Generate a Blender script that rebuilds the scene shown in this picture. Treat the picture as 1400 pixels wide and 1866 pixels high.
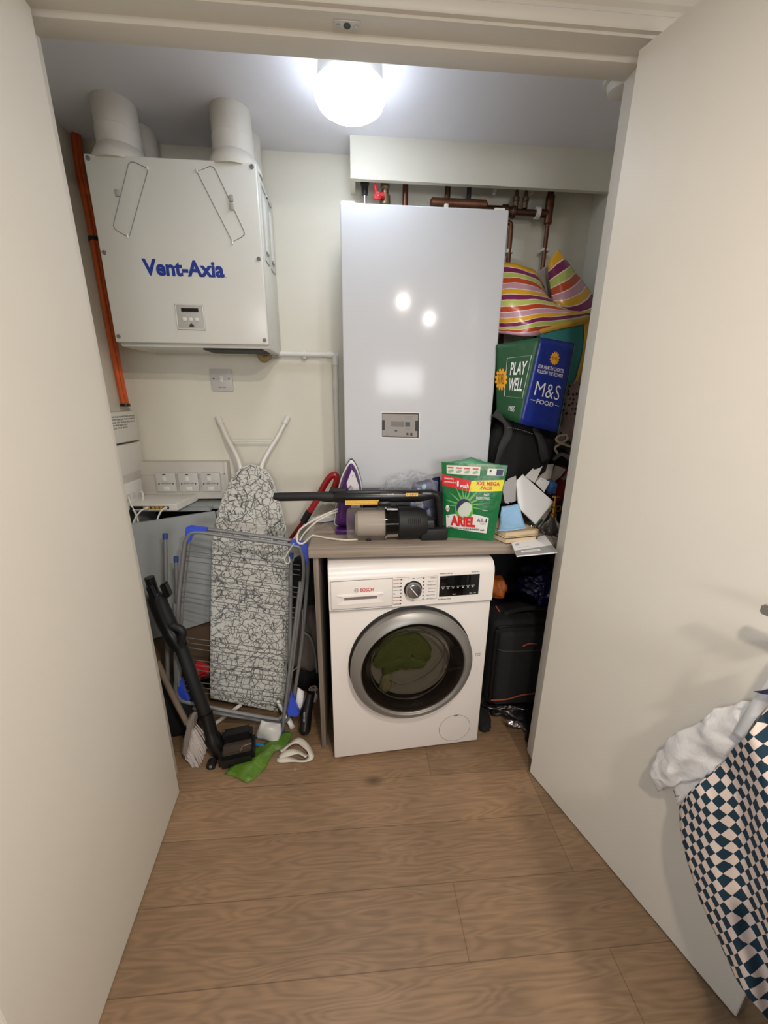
import bpy, bmesh, math, random
from math import sin, cos, pi, radians, sqrt
from mathutils import Vector as V, Matrix, noise
for o in list(bpy.data.objects): bpy.data.objects.remove(o)
sc = bpy.context.scene
col = sc.collection
random.seed(7)

# ------------------------------------------------------------------ camera
FPX, PITCH, YAW, ROLL, CAMH = 700.0, 16.5, 4.5, 0.5, 1.40
_p, _y, _r = radians(PITCH), radians(YAW), radians(ROLL)
FW = V((sin(_y)*cos(_p), cos(_y)*cos(_p), -sin(_p)))
_rt = V((cos(_y), -sin(_y), 0)); _up = _rt.cross(FW)
RT = _rt*cos(_r) + _up*sin(_r); UP = -_rt*sin(_r) + _up*cos(_r)
CAM = V((0, 0, CAMH))
cd = bpy.data.cameras.new('camera'); cam = bpy.data.objects.new('camera', cd); col.objects.link(cam)
cd.sensor_fit = 'HORIZONTAL'; cd.sensor_width = 36; cd.lens = FPX/1400*36; cd.clip_start = 0.02
cam.matrix_world = Matrix(((RT.x, UP.x, -FW.x, CAM.x), (RT.y, UP.y, -FW.y, CAM.y), (RT.z, UP.z, -FW.z, CAM.z), (0, 0, 0, 1)))
sc.camera = cam
sc.view_settings.view_transform = 'Standard'; sc.view_settings.look = 'None'
sc.view_settings.gamma = 1; sc.view_settings.use_curve_mapping = False
sc.view_settings.exposure = 0.86

# ------------------------------------------------------------------ world and lights
wd = bpy.data.worlds.new('world'); sc.world = wd; wd.use_nodes = True
wd.node_tree.nodes['Background'].inputs[0].default_value = (0.75, 0.82, 1, 1)
wd.node_tree.nodes['Background'].inputs[1].default_value = 0.3
LAMP_STRENGTH = 10.0
def area(name, loc, size, power, colr, target, shape='DISK', sy=None, spread=180):
    l = bpy.data.lights.new(name, 'AREA'); l.shape = shape; l.size = size; l.energy = power; l.color = colr
    if sy: l.size_y = sy
    l.spread = radians(spread)
    o = bpy.data.objects.new(name, l); col.objects.link(o); o.location = loc
    o.rotation_euler = (V(target)-V(loc)).to_track_quat('-Z', 'Y').to_euler()
    return o
WARM = (1.0, 0.88, 0.75)

area('added_downlight', (0.27, -0.16, 2.285), 0.10, 11, WARM, (0.27, -0.16, 0))  # added unseen overhead light, lined up with the unit's shadow edge
area('added_downlight', (0.75, -0.75, 2.285), 0.12, 15, (1.0, 0.93, 0.86), (0.75, -0.75, 0))  # added unseen overhead light, set to brighten the left door
area('daylight_fill', (1.62, -0.05, 1.6), 0.9, 2.6, (0.94, 0.96, 1.0), (-0.65, 0.75, 1.3), 'RECTANGLE', 0.8, 100)  # added side fill to brighten the left door, no window modelled
area('daylight_fill', (-1.62, -0.20, 1.15), 0.9, 3.2, (0.66, 0.82, 1.0), (0.8, 0.60, 0.5), 'RECTANGLE', 0.9, 100)  # added cool side fill standing in for daylight on the right door
area('daylight_fill', (0.35, -2.7, 1.5), 1.3, 4.0, (0.94, 0.96, 1.0), (0.1, 1.2, 0.9), 'RECTANGLE', 0.6, 80)  # added frontal fill standing in for daylight from behind the camera

# ------------------------------------------------------------------ photo pixel -> point on a known plane
def ray(px, py): return FW + RT*((px-700)/FPX) - UP*((py-933)/FPX)
def at(px, py, Y): d = ray(px, py); return CAM + d*(Y/d.y)
def atz(px, py, Z=0.0): d = ray(px, py); return CAM + d*((Z-CAMH)/d.z)
def atx(px, py, X): d = ray(px, py); return CAM + d*(X/d.x)
def onp(px, py, P, n): d = ray(px, py); return CAM + d*((V(P)-CAM).dot(n)/d.dot(n))

# ------------------------------------------------------------------ materials
def lin(c):
    c = [x/255 for x in c]
    return tuple((x/12.92 if x <= .04045 else ((x+.055)/1.055)**2.4) for x in c) + (1,)
def newmat(name):
    m = bpy.data.materials.new(name); m.use_nodes = True
    return m, m.node_tree.nodes, m.node_tree.links, m.node_tree.nodes['Principled BSDF']
_mc = {}
def mat(name, c, rough=.5, metal=0., var=0.04, scale=8., bump=0., bscale=60., coat=0., trans=0., alpha=1., emit=0., sheen=0.):
    if name in _mc: return _mc[name]
    m, N, L, b = newmat(name); _mc[name] = m
    b.inputs['Roughness'].default_value = rough; b.inputs['Metallic'].default_value = metal
    b.inputs['Coat Weight'].default_value = coat; b.inputs['Transmission Weight'].default_value = trans
    b.inputs['Alpha'].default_value = alpha
    if sheen: b.inputs['Sheen Weight'].default_value = sheen
    tc = N.new('ShaderNodeTexCoord'); nz = N.new('ShaderNodeTexNoise'); nz.inputs['Scale'].default_value = scale
    nz.inputs['Detail'].default_value = 4; L.new(tc.outputs['Object'], nz.inputs['Vector'])
    mx = N.new('ShaderNodeMix'); mx.data_type = 'RGBA'
    cl = lin(c); mx.inputs[6].default_value = tuple(x*(1-var*2) for x in cl[:3])+(1,); mx.inputs[7].default_value = tuple(min(1, x*(1+var*2)) for x in cl[:3])+(1,)
    L.new(nz.outputs['Fac'], mx.inputs[0]); L.new(mx.outputs[2], b.inputs['Base Color'])
    if bump:
        n2 = N.new('ShaderNodeTexNoise'); n2.inputs['Scale'].default_value = bscale; n2.inputs['Detail'].default_value = 3
        L.new(tc.outputs['Object'], n2.inputs['Vector'])
        bp = N.new('ShaderNodeBump'); bp.inputs['Strength'].default_value = bump; bp.inputs['Distance'].default_value = .01
        L.new(n2.outputs['Fac'], bp.inputs['Height']); L.new(bp.outputs[0], b.inputs['Normal'])
    if emit:
        b.inputs['Emission Color'].default_value = (0.83, 0.92, 1.05, 1); b.inputs['Emission Strength'].default_value = emit
    return m
def thin_clear(name, tint, mixf=.25, rough=.05):
    m, N, L, b = newmat(name); tr = N.new('ShaderNodeBsdfTransparent'); tr.inputs[0].default_value = lin(tint)
    gl = N.new('ShaderNodeBsdfGlossy'); gl.inputs['Roughness'].default_value = rough; gl.inputs[0].default_value = (.9, .9, .9, 1)
    lw = N.new('ShaderNodeLayerWeight'); lw.inputs[0].default_value = mixf
    ms = N.new('ShaderNodeMixShader'); L.new(lw.outputs['Fresnel'], ms.inputs[0]); L.new(tr.outputs[0], ms.inputs[1]); L.new(gl.outputs[0], ms.inputs[2])
    L.new(ms.outputs[0], N['Material Output'].inputs[0]); return m
def film(name, tint, fac, rough=.25):
    m, N, L, b = newmat(name); b.inputs['Base Color'].default_value = lin(tint); b.inputs['Roughness'].default_value = rough
    tr = N.new('ShaderNodeBsdfTransparent'); ms = N.new('ShaderNodeMixShader'); ms.inputs[0].default_value = fac
    lw = N.new('ShaderNodeLayerWeight'); lw.inputs[0].default_value = .35
    ad = N.new('ShaderNodeMath'); ad.operation = 'MULTIPLY_ADD'; ad.inputs[1].default_value = .6; ad.inputs[2].default_value = fac; ad.use_clamp = True
    L.new(lw.outputs['Facing'], ad.inputs[0]); L.new(ad.outputs[0], ms.inputs[0])
    L.new(tr.outputs[0], ms.inputs[1]); L.new(b.outputs[0], ms.inputs[2]); L.new(ms.outputs[0], N['Material Output'].inputs[0]); return m
def wood(name, c1, c2, axis=0, fine=90, rough=.45):
    m, N, L, b = newmat(name); b.inputs['Roughness'].default_value = rough
    tc = N.new('ShaderNodeTexCoord'); mp = N.new('ShaderNodeMapping')
    s = [fine, fine, fine]; s[axis] = fine*.03; mp.inputs['Scale'].default_value = s
    L.new(tc.outputs['Object'], mp.inputs[0])
    nz = N.new('ShaderNodeTexNoise'); nz.inputs['Scale'].default_value = 1; nz.inputs['Detail'].default_value = 6; L.new(mp.outputs[0], nz.inputs[0])
    cr = N.new('ShaderNodeValToRGB'); cr.color_ramp.elements[0].position = .35; cr.color_ramp.elements[1].position = .68
    cr.color_ramp.elements[0].color = lin(c1); cr.color_ramp.elements[1].color = lin(c2)
    L.new(nz.outputs['Fac'], cr.inputs[0]); L.new(cr.outputs[0], b.inputs['Base Color']); return m
def floor_mat():
    m, N, L, b = newmat('oak_floor'); b.inputs['Roughness'].default_value = .42
    g = N.new('ShaderNodeNewGeometry')
    mp = N.new('ShaderNodeMapping'); mp.inputs['Location'].default_value = (1.34, -0.776+0.172*10, 0); L.new(g.outputs['Position'], mp.inputs[0])
    br = N.new('ShaderNodeTexBrick'); br.offset = .19; br.offset_frequency = 3; br.inputs['Scale'].default_value = 1
    br.inputs['Brick Width'].default_value = 2.0; br.inputs['Row Height'].default_value = .172
    br.inputs['Mortar Size'].default_value = .0012; br.inputs['Mortar Smooth'].default_value = .3
    br.inputs['Color1'].default_value = lin((143, 115, 88)); br.inputs['Color2'].default_value = lin((124, 99, 75)); br.inputs['Mortar'].default_value = lin((104, 80, 58))
    L.new(mp.outputs[0], br.inputs['Vector'])
    # cathedral grain: distorted bands stretched along the plank
    m2 = N.new('ShaderNodeMapping'); m2.inputs['Scale'].default_value = (1.3, 9, 1); L.new(g.outputs['Position'], m2.inputs[0])
    nz = N.new('ShaderNodeTexNoise'); nz.inputs['Scale'].default_value = 1.6; nz.inputs['Detail'].default_value = 2; L.new(m2.outputs[0], nz.inputs[0])
    ml = N.new('ShaderNodeMath'); ml.operation = 'MULTIPLY'; ml.inputs[1].default_value = 15; L.new(nz.outputs['Fac'], ml.inputs[0])
    fr = N.new('ShaderNodeMath'); fr.operation = 'SINE'; 
    m6 = N.new('ShaderNodeMath'); m6.operation = 'MULTIPLY'; m6.inputs[1].default_value = 6.28; L.new(ml.outputs[0], m6.inputs[0]); L.new(m6.outputs[0], fr.inputs[0])
    m3 = N.new('ShaderNodeMapping'); m3.inputs['Scale'].default_value = (7, 120, 1); L.new(g.outputs['Position'], m3.inputs[0])
    n3 = N.new('ShaderNodeTexNoise'); n3.inputs['Scale'].default_value = 1; n3.inputs['Detail'].default_value = 5; L.new(m3.outputs[0], n3.inputs[0])
    n4 = N.new('ShaderNodeTexNoise'); n4.inputs['Scale'].default_value = 3.2; n4.inputs['Detail'].default_value = 3; L.new(g.outputs['Position'], n4.inputs[0])
    mr = N.new('ShaderNodeMapRange'); mr.inputs[1].default_value = -1; mr.inputs[2].default_value = 1; mr.inputs[3].default_value = .87; mr.inputs[4].default_value = 1.06; L.new(fr.outputs[0], mr.inputs[0])
    mr2 = N.new('ShaderNodeMapRange'); mr2.inputs[1].default_value = .3; mr2.inputs[2].default_value = .7; mr2.inputs[3].default_value = .86; mr2.inputs[4].default_value = 1.12; L.new(n3.outputs['Fac'], mr2.inputs[0])
    mr3 = N.new('ShaderNodeMapRange'); mr3.inputs[1].default_value = .3; mr3.inputs[2].default_value = .7; mr3.inputs[3].default_value = .84; mr3.inputs[4].default_value = 1.14; L.new(n4.outputs['Fac'], mr3.inputs[0])
    # knots
    m5 = N.new('ShaderNodeMapping'); m5.inputs['Scale'].default_value = (1.7, 3.1, 1); m5.inputs['Location'].default_value = (.37, .2, 0); L.new(g.outputs['Position'], m5.inputs[0])
    vo = N.new('ShaderNodeTexVoronoi'); vo.inputs['Scale'].default_value = 1.6; L.new(m5.outputs[0], vo.inputs['Vector'])
    mr4 = N.new('ShaderNodeMapRange'); mr4.inputs[1].default_value = .02; mr4.inputs[2].default_value = .13; mr4.inputs[3].default_value = .35; mr4.inputs[4].default_value = 1; L.new(vo.outputs['Distance'], mr4.inputs[0])
    def mul(a, bb):
        q = N.new('ShaderNodeMath'); q.operation = 'MULTIPLY'; L.new(a, q.inputs[0]); L.new(bb, q.inputs[1]); return q.outputs[0]
    f = mul(mul(mr.outputs[0], mr2.outputs[0]), mul(mr3.outputs[0], mr4.outputs[0]))
    vm = N.new('ShaderNodeVectorMath'); vm.operation = 'SCALE'; L.new(br.outputs['Color'], vm.inputs[0]); L.new(f, vm.inputs['Scale'])
    L.new(vm.outputs[0], b.inputs['Base Color'])
    bp = N.new('ShaderNodeBump'); bp.inputs['Strength'].default_value = .25; bp.inputs['Distance'].default_value = .002; L.new(n3.outputs['Fac'], bp.inputs['Height']); L.new(bp.outputs[0], b.inputs['Normal'])
    return m
def stripes(name, cols, rep, axis='Y', white=(238, 226, 218), wf=.12, rough=.25):
    m, N, L, b = newmat(name); b.inputs['Roughness'].default_value = rough
    uv = N.new('ShaderNodeUVMap'); sp = N.new('ShaderNodeSeparateXYZ'); L.new(uv.outputs[0], sp.inputs[0])
    a = N.new('ShaderNodeMath'); a.operation = 'MULTIPLY'; a.inputs[1].default_value = rep; L.new(sp.outputs[axis], a.inputs[0])
    f = N.new('ShaderNodeMath'); f.operation = 'FRACT'; L.new(a.outputs[0], f.inputs[0])
    cr = N.new('ShaderNodeValToRGB'); cr.color_ramp.interpolation = 'CONSTANT'; n = len(cols); e = cr.color_ramp.elements
    e[0].position = 0; e[0].color = lin(cols[0]); e[1].position = (1-wf)/n; e[1].color = lin(white)
    for i in range(1, n):
        x = e.new(i/n); x.color = lin(cols[i]); x = e.new((i+1-wf)/n); x.color = lin(white)
    L.new(f.outputs[0], cr.inputs[0]); L.new(cr.outputs[0], b.inputs['Base Color']); return m
def checker(name, c1, c2, cell):
    m, N, L, b = newmat(name); b.inputs['Roughness'].default_value = .85
    uv = N.new('ShaderNodeUVMap'); ck = N.new('ShaderNodeTexChecker'); ck.inputs['Scale'].default_value = 1/cell
    nz = N.new('ShaderNodeTexNoise'); nz.inputs['Scale'].default_value = .13; L.new(uv.outputs[0], nz.inputs[0])
    ad = N.new('ShaderNodeVectorMath'); ad.operation = 'MULTIPLY_ADD'; ad.inputs[1].default_value = (.5, .5, 0); L.new(nz.outputs['Color'], ad.inputs[0]); L.new(uv.outputs[0], ad.inputs[2])
    L.new(ad.outputs[0], ck.inputs['Vector']); ck.inputs[1].default_value = lin(c1); ck.inputs[2].default_value = lin(c2)
    L.new(ck.outputs[0], b.inputs['Base Color']); return m
def scribble_fabric():
    m, N, L, b = newmat('scribble_cotton'); b.inputs['Roughness'].default_value = .9
    tc = N.new('ShaderNodeTexCoord'); prev = None
    nz = N.new('ShaderNodeTexNoise'); nz.inputs['Scale'].default_value = 22; L.new(tc.outputs['Object'], nz.inputs[0])
    for sx, rot, th in (((24, 24, 30), .4, .032), ((42, 26, 24), -.7, .026), ((20, 34, 44), 1.1, .026)):
        mp = N.new('ShaderNodeMapping'); mp.inputs['Scale'].default_value = sx; mp.inputs['Rotation'].default_value = (0, rot, 0)
        L.new(tc.outputs['Object'], mp.inputs[0])
        vo = N.new('ShaderNodeTexVoronoi'); vo.feature = 'DISTANCE_TO_EDGE'; vo.inputs['Scale'].default_value = 1; L.new(mp.outputs[0], vo.inputs['Vector'])
        g = N.new('ShaderNodeMapRange'); g.inputs[1].default_value = th*.5; g.inputs[2].default_value = th*1.6; L.new(vo.outputs['Distance'], g.inputs[0])
        out = g.outputs[0]
        mk = N.new('ShaderNodeTexNoise'); mk.inputs['Scale'].default_value = 14; L.new(mp.outputs[0], mk.inputs[0]); mk.inputs['Scale'].default_value = .8
        gt = N.new('ShaderNodeMath'); gt.operation = 'GREATER_THAN'; gt.inputs[1].default_value = .55; L.new(mk.outputs['Fac'], gt.inputs[0])
        mxx = N.new('ShaderNodeMath'); mxx.operation = 'MAXIMUM'; L.new(out, mxx.inputs[0]); L.new(gt.outputs[0], mxx.inputs[1]); out = mxx.outputs[0]
        if prev is not None:
            q = N.new('ShaderNodeMath'); q.operation = 'MINIMUM'; L.new(prev, q.inputs[0]); L.new(out, q.inputs[1]); out = q.outputs[0]
        prev = out
    mx = N.new('ShaderNodeMix'); mx.data_type = 'RGBA'; mx.inputs[6].default_value = lin((88, 90, 90)); mx.inputs[7].default_value = lin((208, 207, 200))
    L.new(prev, mx.inputs[0]); L.new(mx.outputs[2], b.inputs['Base Color']); return m
def dots_mat(name, base, dot, scale):
    m, N, L, b = newmat(name); b.inputs['Roughness'].default_value = .8
    tc = N.new('ShaderNodeTexCoord'); vo = N.new('ShaderNodeTexVoronoi'); vo.inputs['Scale'].default_value = scale; vo.inputs['Randomness'].default_value = .5
    L.new(tc.outputs['Object'], vo.inputs['Vector']); g = N.new('ShaderNodeMath'); g.operation = 'GREATER_THAN'; g.inputs[1].default_value = .33; L.new(vo.outputs['Distance'], g.inputs[0])
    mx = N.new('ShaderNodeMix'); mx.data_type = 'RGBA'; mx.inputs[6].default_value = lin(dot); mx.inputs[7].default_value = lin(base)
    L.new(g.outputs[0], mx.inputs[0]); L.new(mx.outputs[2], b.inputs['Base Color']); return m

PAINT = mat('wall_paint', (223, 219, 205), .75, var=.01, bump=.03, bscale=180)
CEILP = mat('ceiling_paint', (230, 230, 236), .85, var=.01)
TRIM = mat('door_satin_paint', (214, 207, 194), .42, var=.01, bump=.02, bscale=300)
GLOSSW = mat('gloss_white_steel', (206, 209, 214), .13, var=.005); GLOSSW.node_tree.nodes['Principled BSDF'].inputs['Specular IOR Level'].default_value = .28
VENTW = mat('white_plastic_gloss', (214, 213, 206), .25, var=.005)
WHITEP = mat('white_plastic', (220, 218, 212), .4, var=.01)
WASHW = mat('washer_enamel', (226, 220, 214), .28, var=.005)
BLACK = mat('black_plastic', (14, 14, 15), .3)
BLACKM = mat('matt_black_plastic', (13, 13, 14), .6)
BFAB = mat('black_fabric', (15, 15, 17), .9, bump=.3, bscale=200)
DGREY = mat('dark_grey', (58, 58, 60), .5)
MGREY = mat('mid_grey', (120, 120, 120), .5)
STEEL = mat('brushed_steel', (165, 163, 160), .32, metal=1)
CHROME = mat('chrome', (200, 200, 200), .12, metal=1)
COPPER = mat('aged_copper', (106, 72, 56), .42, metal=.9, var=.3, scale=25)
BRASS = mat('brass', (170, 130, 60), .25, metal=1)
BLUEP = mat('blue_plastic', (48, 78, 200), .35)
CARD = mat('white_paper', (232, 231, 230), .8, var=.02)
CREAM = mat('cream_paper', (206, 186, 152), .8, var=.05, scale=60)
NAVY = mat('logo_blue', (20, 50, 140), .5)
REDP = mat('red_print', (196, 30, 36), .5)
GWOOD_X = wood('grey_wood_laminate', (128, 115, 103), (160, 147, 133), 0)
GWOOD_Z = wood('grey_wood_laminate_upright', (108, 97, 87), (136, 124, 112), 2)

# ------------------------------------------------------------------ mesh kit
I4 = Matrix.Identity(4)
def box(bm, c, s, M=I4, bev=0., seg=2):
    r = bmesh.ops.create_cube(bm, size=1); vs = r['verts']
    bmesh.ops.scale(bm, vec=s, verts=vs); bmesh.ops.translate(bm, vec=c, verts=vs)
    if bev:
        es = list({e for v in vs for e in v.link_edges})
        rr = bmesh.ops.bevel(bm, geom=es, offset=bev, segments=seg, affect='EDGES', profile=.5)
        vs = list({v for f in rr['faces'] for v in f.verts} | {v for v in vs if v.is_valid})
    bmesh.ops.transform(bm, matrix=M, verts=vs); return vs
def box2(bm, a, b, M=I4, bev=0., seg=2):
    a, b = V(a), V(b); return box(bm, (a+b)/2, [abs(x) for x in (b-a)], M, bev, seg)
def box3(bm, o, ux, uy, uz, bev=0.):
    """box from a corner and its three edge vectors"""
    o, ux, uy, uz = V(o), V(ux), V(uy), V(uz)
    M = Matrix((ux, uy, uz)).transposed().to_4x4(); M.translation = o
    r = bmesh.ops.create_cube(bm, size=1); vs = r['verts']; bmesh.ops.translate(bm, vec=(.5, .5, .5), verts=vs)
    bmesh.ops.transform(bm, matrix=M, verts=vs)
    if bev: bmesh.ops.bevel(bm, geom=list({e for v in vs for e in v.link_edges}), offset=bev, segments=2, affect='EDGES')
    bmesh.ops.recalc_face_normals(bm, faces=bm.faces[:])
def frame_of(d):
    d = V(d).normalized(); a = V((0, 0, 1)) if abs(d.z) < .9 else V((1, 0, 0)); u = d.cross(a).normalized(); return u, u.cross(d)
def spline(pts, n=6, closed=False):
    pts = [V(p) for p in pts]; out = []; N = len(pts)
    if N < 3 or n <= 1: return pts
    rng = range(N) if closed else range(N-1)
    for i in rng:
        p1, p2 = pts[i], pts[(i+1) % N]
        p0 = pts[i-1] if (i > 0 or closed) else p1*2-p2
        p3 = pts[(i+2) % N] if (i+2 < N or closed) else p2*2-p1
        for k in range(n):
            t = k/n; out.append(.5*((2*p1)+(p2-p0)*t+(2*p0-5*p1+4*p2-p3)*t*t+(3*p1-p0-3*p2+p3)*t**3))
    if not closed: out.append(pts[-1])
    return out
def tube(bm, pts, r, seg=10, closed=False, cap=True):
    pts = [V(p) for p in pts]; n = len(pts); rs = r if isinstance(r, (list, tuple)) else [r]*n
    rings = []; u = None
    for i, p in enumerate(pts):
        a = pts[i-1] if (i > 0 or closed) else p; b = pts[(i+1) % n] if (i < n-1 or closed) else p
        d = (b-a).normalized() if (b-a).length > 1e-9 else V((0, 0, 1))
        if u is None: u, _ = frame_of(d)
        u = (u - d*u.dot(d)); u = u.normalized() if u.length > 1e-6 else frame_of(d)[0]
        w = d.cross(u)
        rings.append([bm.verts.new(p+(u*cos(2*pi*k/seg)+w*sin(2*pi*k/seg))*rs[i]) for k in range(seg)])
    for i in range(n if closed else n-1):
        A, B = rings[i], rings[(i+1) % n]
        for k in range(seg): bm.faces.new((A[k], A[(k+1) % seg], B[(k+1) % seg], B[k]))
    if cap and not closed: bm.faces.new(rings[0][::-1]); bm.faces.new(rings[-1])
def cyl(bm, p0, p1, r0, r1=None, seg=24): tube(bm, [p0, p1], [r0, r0 if r1 is None else r1], seg)
def lathe(bm, o, axis, prof, seg=32, cap=True):
    """prof = [(distance along axis, radius)...]"""
    d = V(axis).normalized(); u, w = frame_of(d); rings = []
    for (t, r) in prof: rings.append([bm.verts.new(V(o)+d*t+(u*cos(2*pi*k/seg)+w*sin(2*pi*k/seg))*max(r, 1e-5)) for k in range(seg)])
    for A, B in zip(rings, rings[1:]):
        for k in range(seg): bm.faces.new((A[k], A[(k+1) % seg], B[(k+1) % seg], B[k]))
    if cap: bm.faces.new(rings[0][::-1]); bm.faces.new(rings[-1])
def prism(bm, pts, off, bev=0.):
    """closed outline (3D points) pushed along the vector off"""
    off = V(off); a = [bm.verts.new(V(p)) for p in pts]; b = [bm.verts.new(V(p)+off) for p in pts]; n = len(pts)
    f1 = bm.faces.new(a); f2 = bm.faces.new(b[::-1])
    for i in range(n): bm.faces.new((a[i], b[i], b[(i+1) % n], a[(i+1) % n]))
    bmesh.ops.recalc_face_normals(bm, faces=bm.faces[:])
    if bev: bmesh.ops.bevel(bm, geom=list(f1.edges)+list(f2.edges), offset=bev, segments=2, affect='EDGES')
def net(bm, ctrl, n=5, uv=None, amp=0., fs=12., seed=0., uvf=None):
    """smooth sheet through a net of control points"""
    rows = [spline(r, n) for r in ctrl]; cols = list(zip(*rows)); g = list(zip(*[spline(c, n) for c in cols]))
    H, W = len(g), len(g[0]); vv = []
    lay = bm.loops.layers.uv.verify()
    for i in range(H):
        vv.append([])
        for j in range(W):
            p = V(g[i][j])
            if amp: p = p + noise.noise_vector(p*fs+V((seed, seed, 0)))*amp + noise.noise_vector(p*fs*2.7+V((0, seed, seed)))*amp*.5
            vv[-1].append(bm.verts.new(p))
    for i in range(H-1):
        for j in range(W-1):
            q = [(i, j), (i, j+1), (i+1, j+1), (i+1, j)]
            f = bm.faces.new([vv[a][b] for a, b in q])
            for lp, (a, b) in zip(f.loops, q): lp[lay].uv = uvf(V(g[a][b])) if uvf else (b/(W-1), 1-a/(H-1))
    return vv
def blob(bm, c, s, amp=.15, fs=1.6, seed=0., sub=4, M=I4):
    r = bmesh.ops.create_icosphere(bm, subdivisions=sub, radius=1); 
    for v in r['verts']:
        p = v.co.copy(); p += p.normalized()*(noise.noise(p*fs+V((seed, seed*2, 0)))*amp*2 + noise.noise(p*fs*3+V((seed, 0, 0)))*amp*.7)
        # squarish
        p = V([math.copysign(abs(x)**.8, x) for x in p])
        v.co = M @ V((p.x*s[0], p.y*s[1], p.z*s[2])) + V(c)
class Quad:
    """flat or bulged panel: corners bottom-left, bottom-right, top-right, top-left"""
    def __init__(s, bl, br, tr, tl, bulge=0., toward=None):
        s.c = [V(x) for x in (bl, br, tr, tl)]; s.bulge = bulge
        s.n = (s.c[1]-s.c[0]).cross(s.c[3]-s.c[0]).normalized()
    def P(s, u, v, off=0.):
        a, b, c, d = s.c; p = a*(1-u)*(1-v)+b*u*(1-v)+c*u*v+d*(1-u)*v
        uu, vv = min(max(u, 0), 1), min(max(v, 0), 1)
        return p + s.n*(off + s.bulge*(sin(pi*uu)**.7)*(sin(pi*vv)**.6))
def wloc(o):
    l = V((0, 0, 0))
    while o: l += o.location; o = o.parent
    return l
def obj(name, bm, m, parent=None, smooth=.6, solid=0., sub=0, label=None, keep=False):
    if parent is None and not keep:
        xs = [v.co for v in bm.verts]; loc = V(((min(p.x for p in xs)+max(p.x for p in xs))/2, (min(p.y for p in xs)+max(p.y for p in xs))/2, min(p.z for p in xs)))
    else: loc = wloc(parent)
    if loc.length: bmesh.ops.translate(bm, vec=-loc, verts=bm.verts[:])
    for f in bm.faces: f.smooth = True
    for e in bm.edges:
        if len(e.link_faces) == 2 and e.calc_face_angle(0) > smooth: e.smooth = False
    me = bpy.data.meshes.new(name); bm.to_mesh(me); bm.free(); me.materials.append(m)
    o = bpy.data.objects.new(name, me); col.objects.link(o)
    if parent is None: o.location = loc
    else: o.parent = parent
    if solid:
        s = o.modifiers.new('thickness', 'SOLIDIFY'); s.thickness = solid; s.offset = 0
    if sub:
        s = o.modifiers.new('smooth', 'SUBSURF'); s.levels = sub; s.render_levels = sub
    if label: o['label'] = label
    return o
def B(): return bmesh.new()
def thing(name, label, cat, loc, group=None):
    o = bpy.data.objects.new(name, None); col.objects.link(o); o.location = loc; o.empty_display_size = .05
    o['label'] = label; o['category'] = cat
    if group: o['group'] = group
    return o
def tag(o, label, cat, group=None):
    o['label'] = label; o['category'] = cat
    if group: o['group'] = group
    return o
def struct(name, bm, m, **k): o = obj(name, bm, m, keep=True, **k); o['kind'] = 'structure'; return o
def part(name, fn, m, parent, **k):
    bm = B(); fn(bm); return obj(name, bm, m, parent, **k)
def textmesh(s, bold=0.):
    cu = bpy.data.curves.new('t', 'FONT'); cu.body = s; cu.offset = bold; cu.resolution_u = 3
    o = bpy.data.objects.new('t', cu); col.objects.link(o)
    dg = bpy.context.evaluated_depsgraph_get(); me = bpy.data.meshes.new_from_object(o.evaluated_get(dg))
    bpy.data.objects.remove(o); bpy.data.curves.remove(cu); return me
def words(s, q, r, m, parent, name='lettering', bold=0., off=.0006, label=None, shear=0.):
    """text stretched into the rectangle r=(u0,v0,u1,v1) of panel q"""
    me = textmesh(s, bold); bm = B(); bm.from_mesh(me); bpy.data.meshes.remove(me)
    x0 = min(v.co.x for v in bm.verts); x1 = max(v.co.x for v in bm.verts); y0 = min(v.co.y for v in bm.verts); y1 = max(v.co.y for v in bm.verts)
    for v in bm.verts:
        tx = (v.co.x-x0)/(x1-x0); ty = (v.co.y-y0)/max(1e-6, (y1-y0)); u = r[0]+(r[2]-r[0])*(tx+shear*ty); w = r[1]+(r[3]-r[1])*ty
        v.co = q.P(u, w, off)
    return obj(name, bm, m, parent, label=label)
def words_in(bm2, s, q, r, bold=0., off=.0006):
    me = textmesh(s, bold); bm = B(); bm.from_mesh(me); bpy.data.meshes.remove(me)
    x0 = min(v.co.x for v in bm.verts); x1 = max(v.co.x for v in bm.verts); y0 = min(v.co.y for v in bm.verts); y1 = max(v.co.y for v in bm.verts)
    for v in bm.verts: v.co = q.P(r[0]+(r[2]-r[0])*(v.co.x-x0)/(x1-x0), r[1]+(r[3]-r[1])*(v.co.y-y0)/max(1e-6, (y1-y0)), off)
    t = bpy.data.meshes.new('t'); bm.to_mesh(t); bm.free(); bm2.from_mesh(t); bpy.data.meshes.remove(t)
def rect(bm, q, r, off=.0005, n=6):
    g = [[bm.verts.new(q.P(r[0]+(r[2]-r[0])*j/n, r[1]+(r[3]-r[1])*i/n, off)) for j in range(n+1)] for i in range(n+1)]
    for i in range(n):
        for j in range(n): bm.faces.new((g[i][j], g[i][j+1], g[i+1][j+1], g[i+1][j]))
def poly(bm, q, pts, off=.0005, cuts=0):
    f = bm.faces.new([bm.verts.new(q.P(u, v, 0)) for u, v in pts])
    bm.verts.index_update()
    if cuts:
        pass
    for v, (a, b) in zip(f.verts, pts): v.co = q.P(a, b, off)
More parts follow.
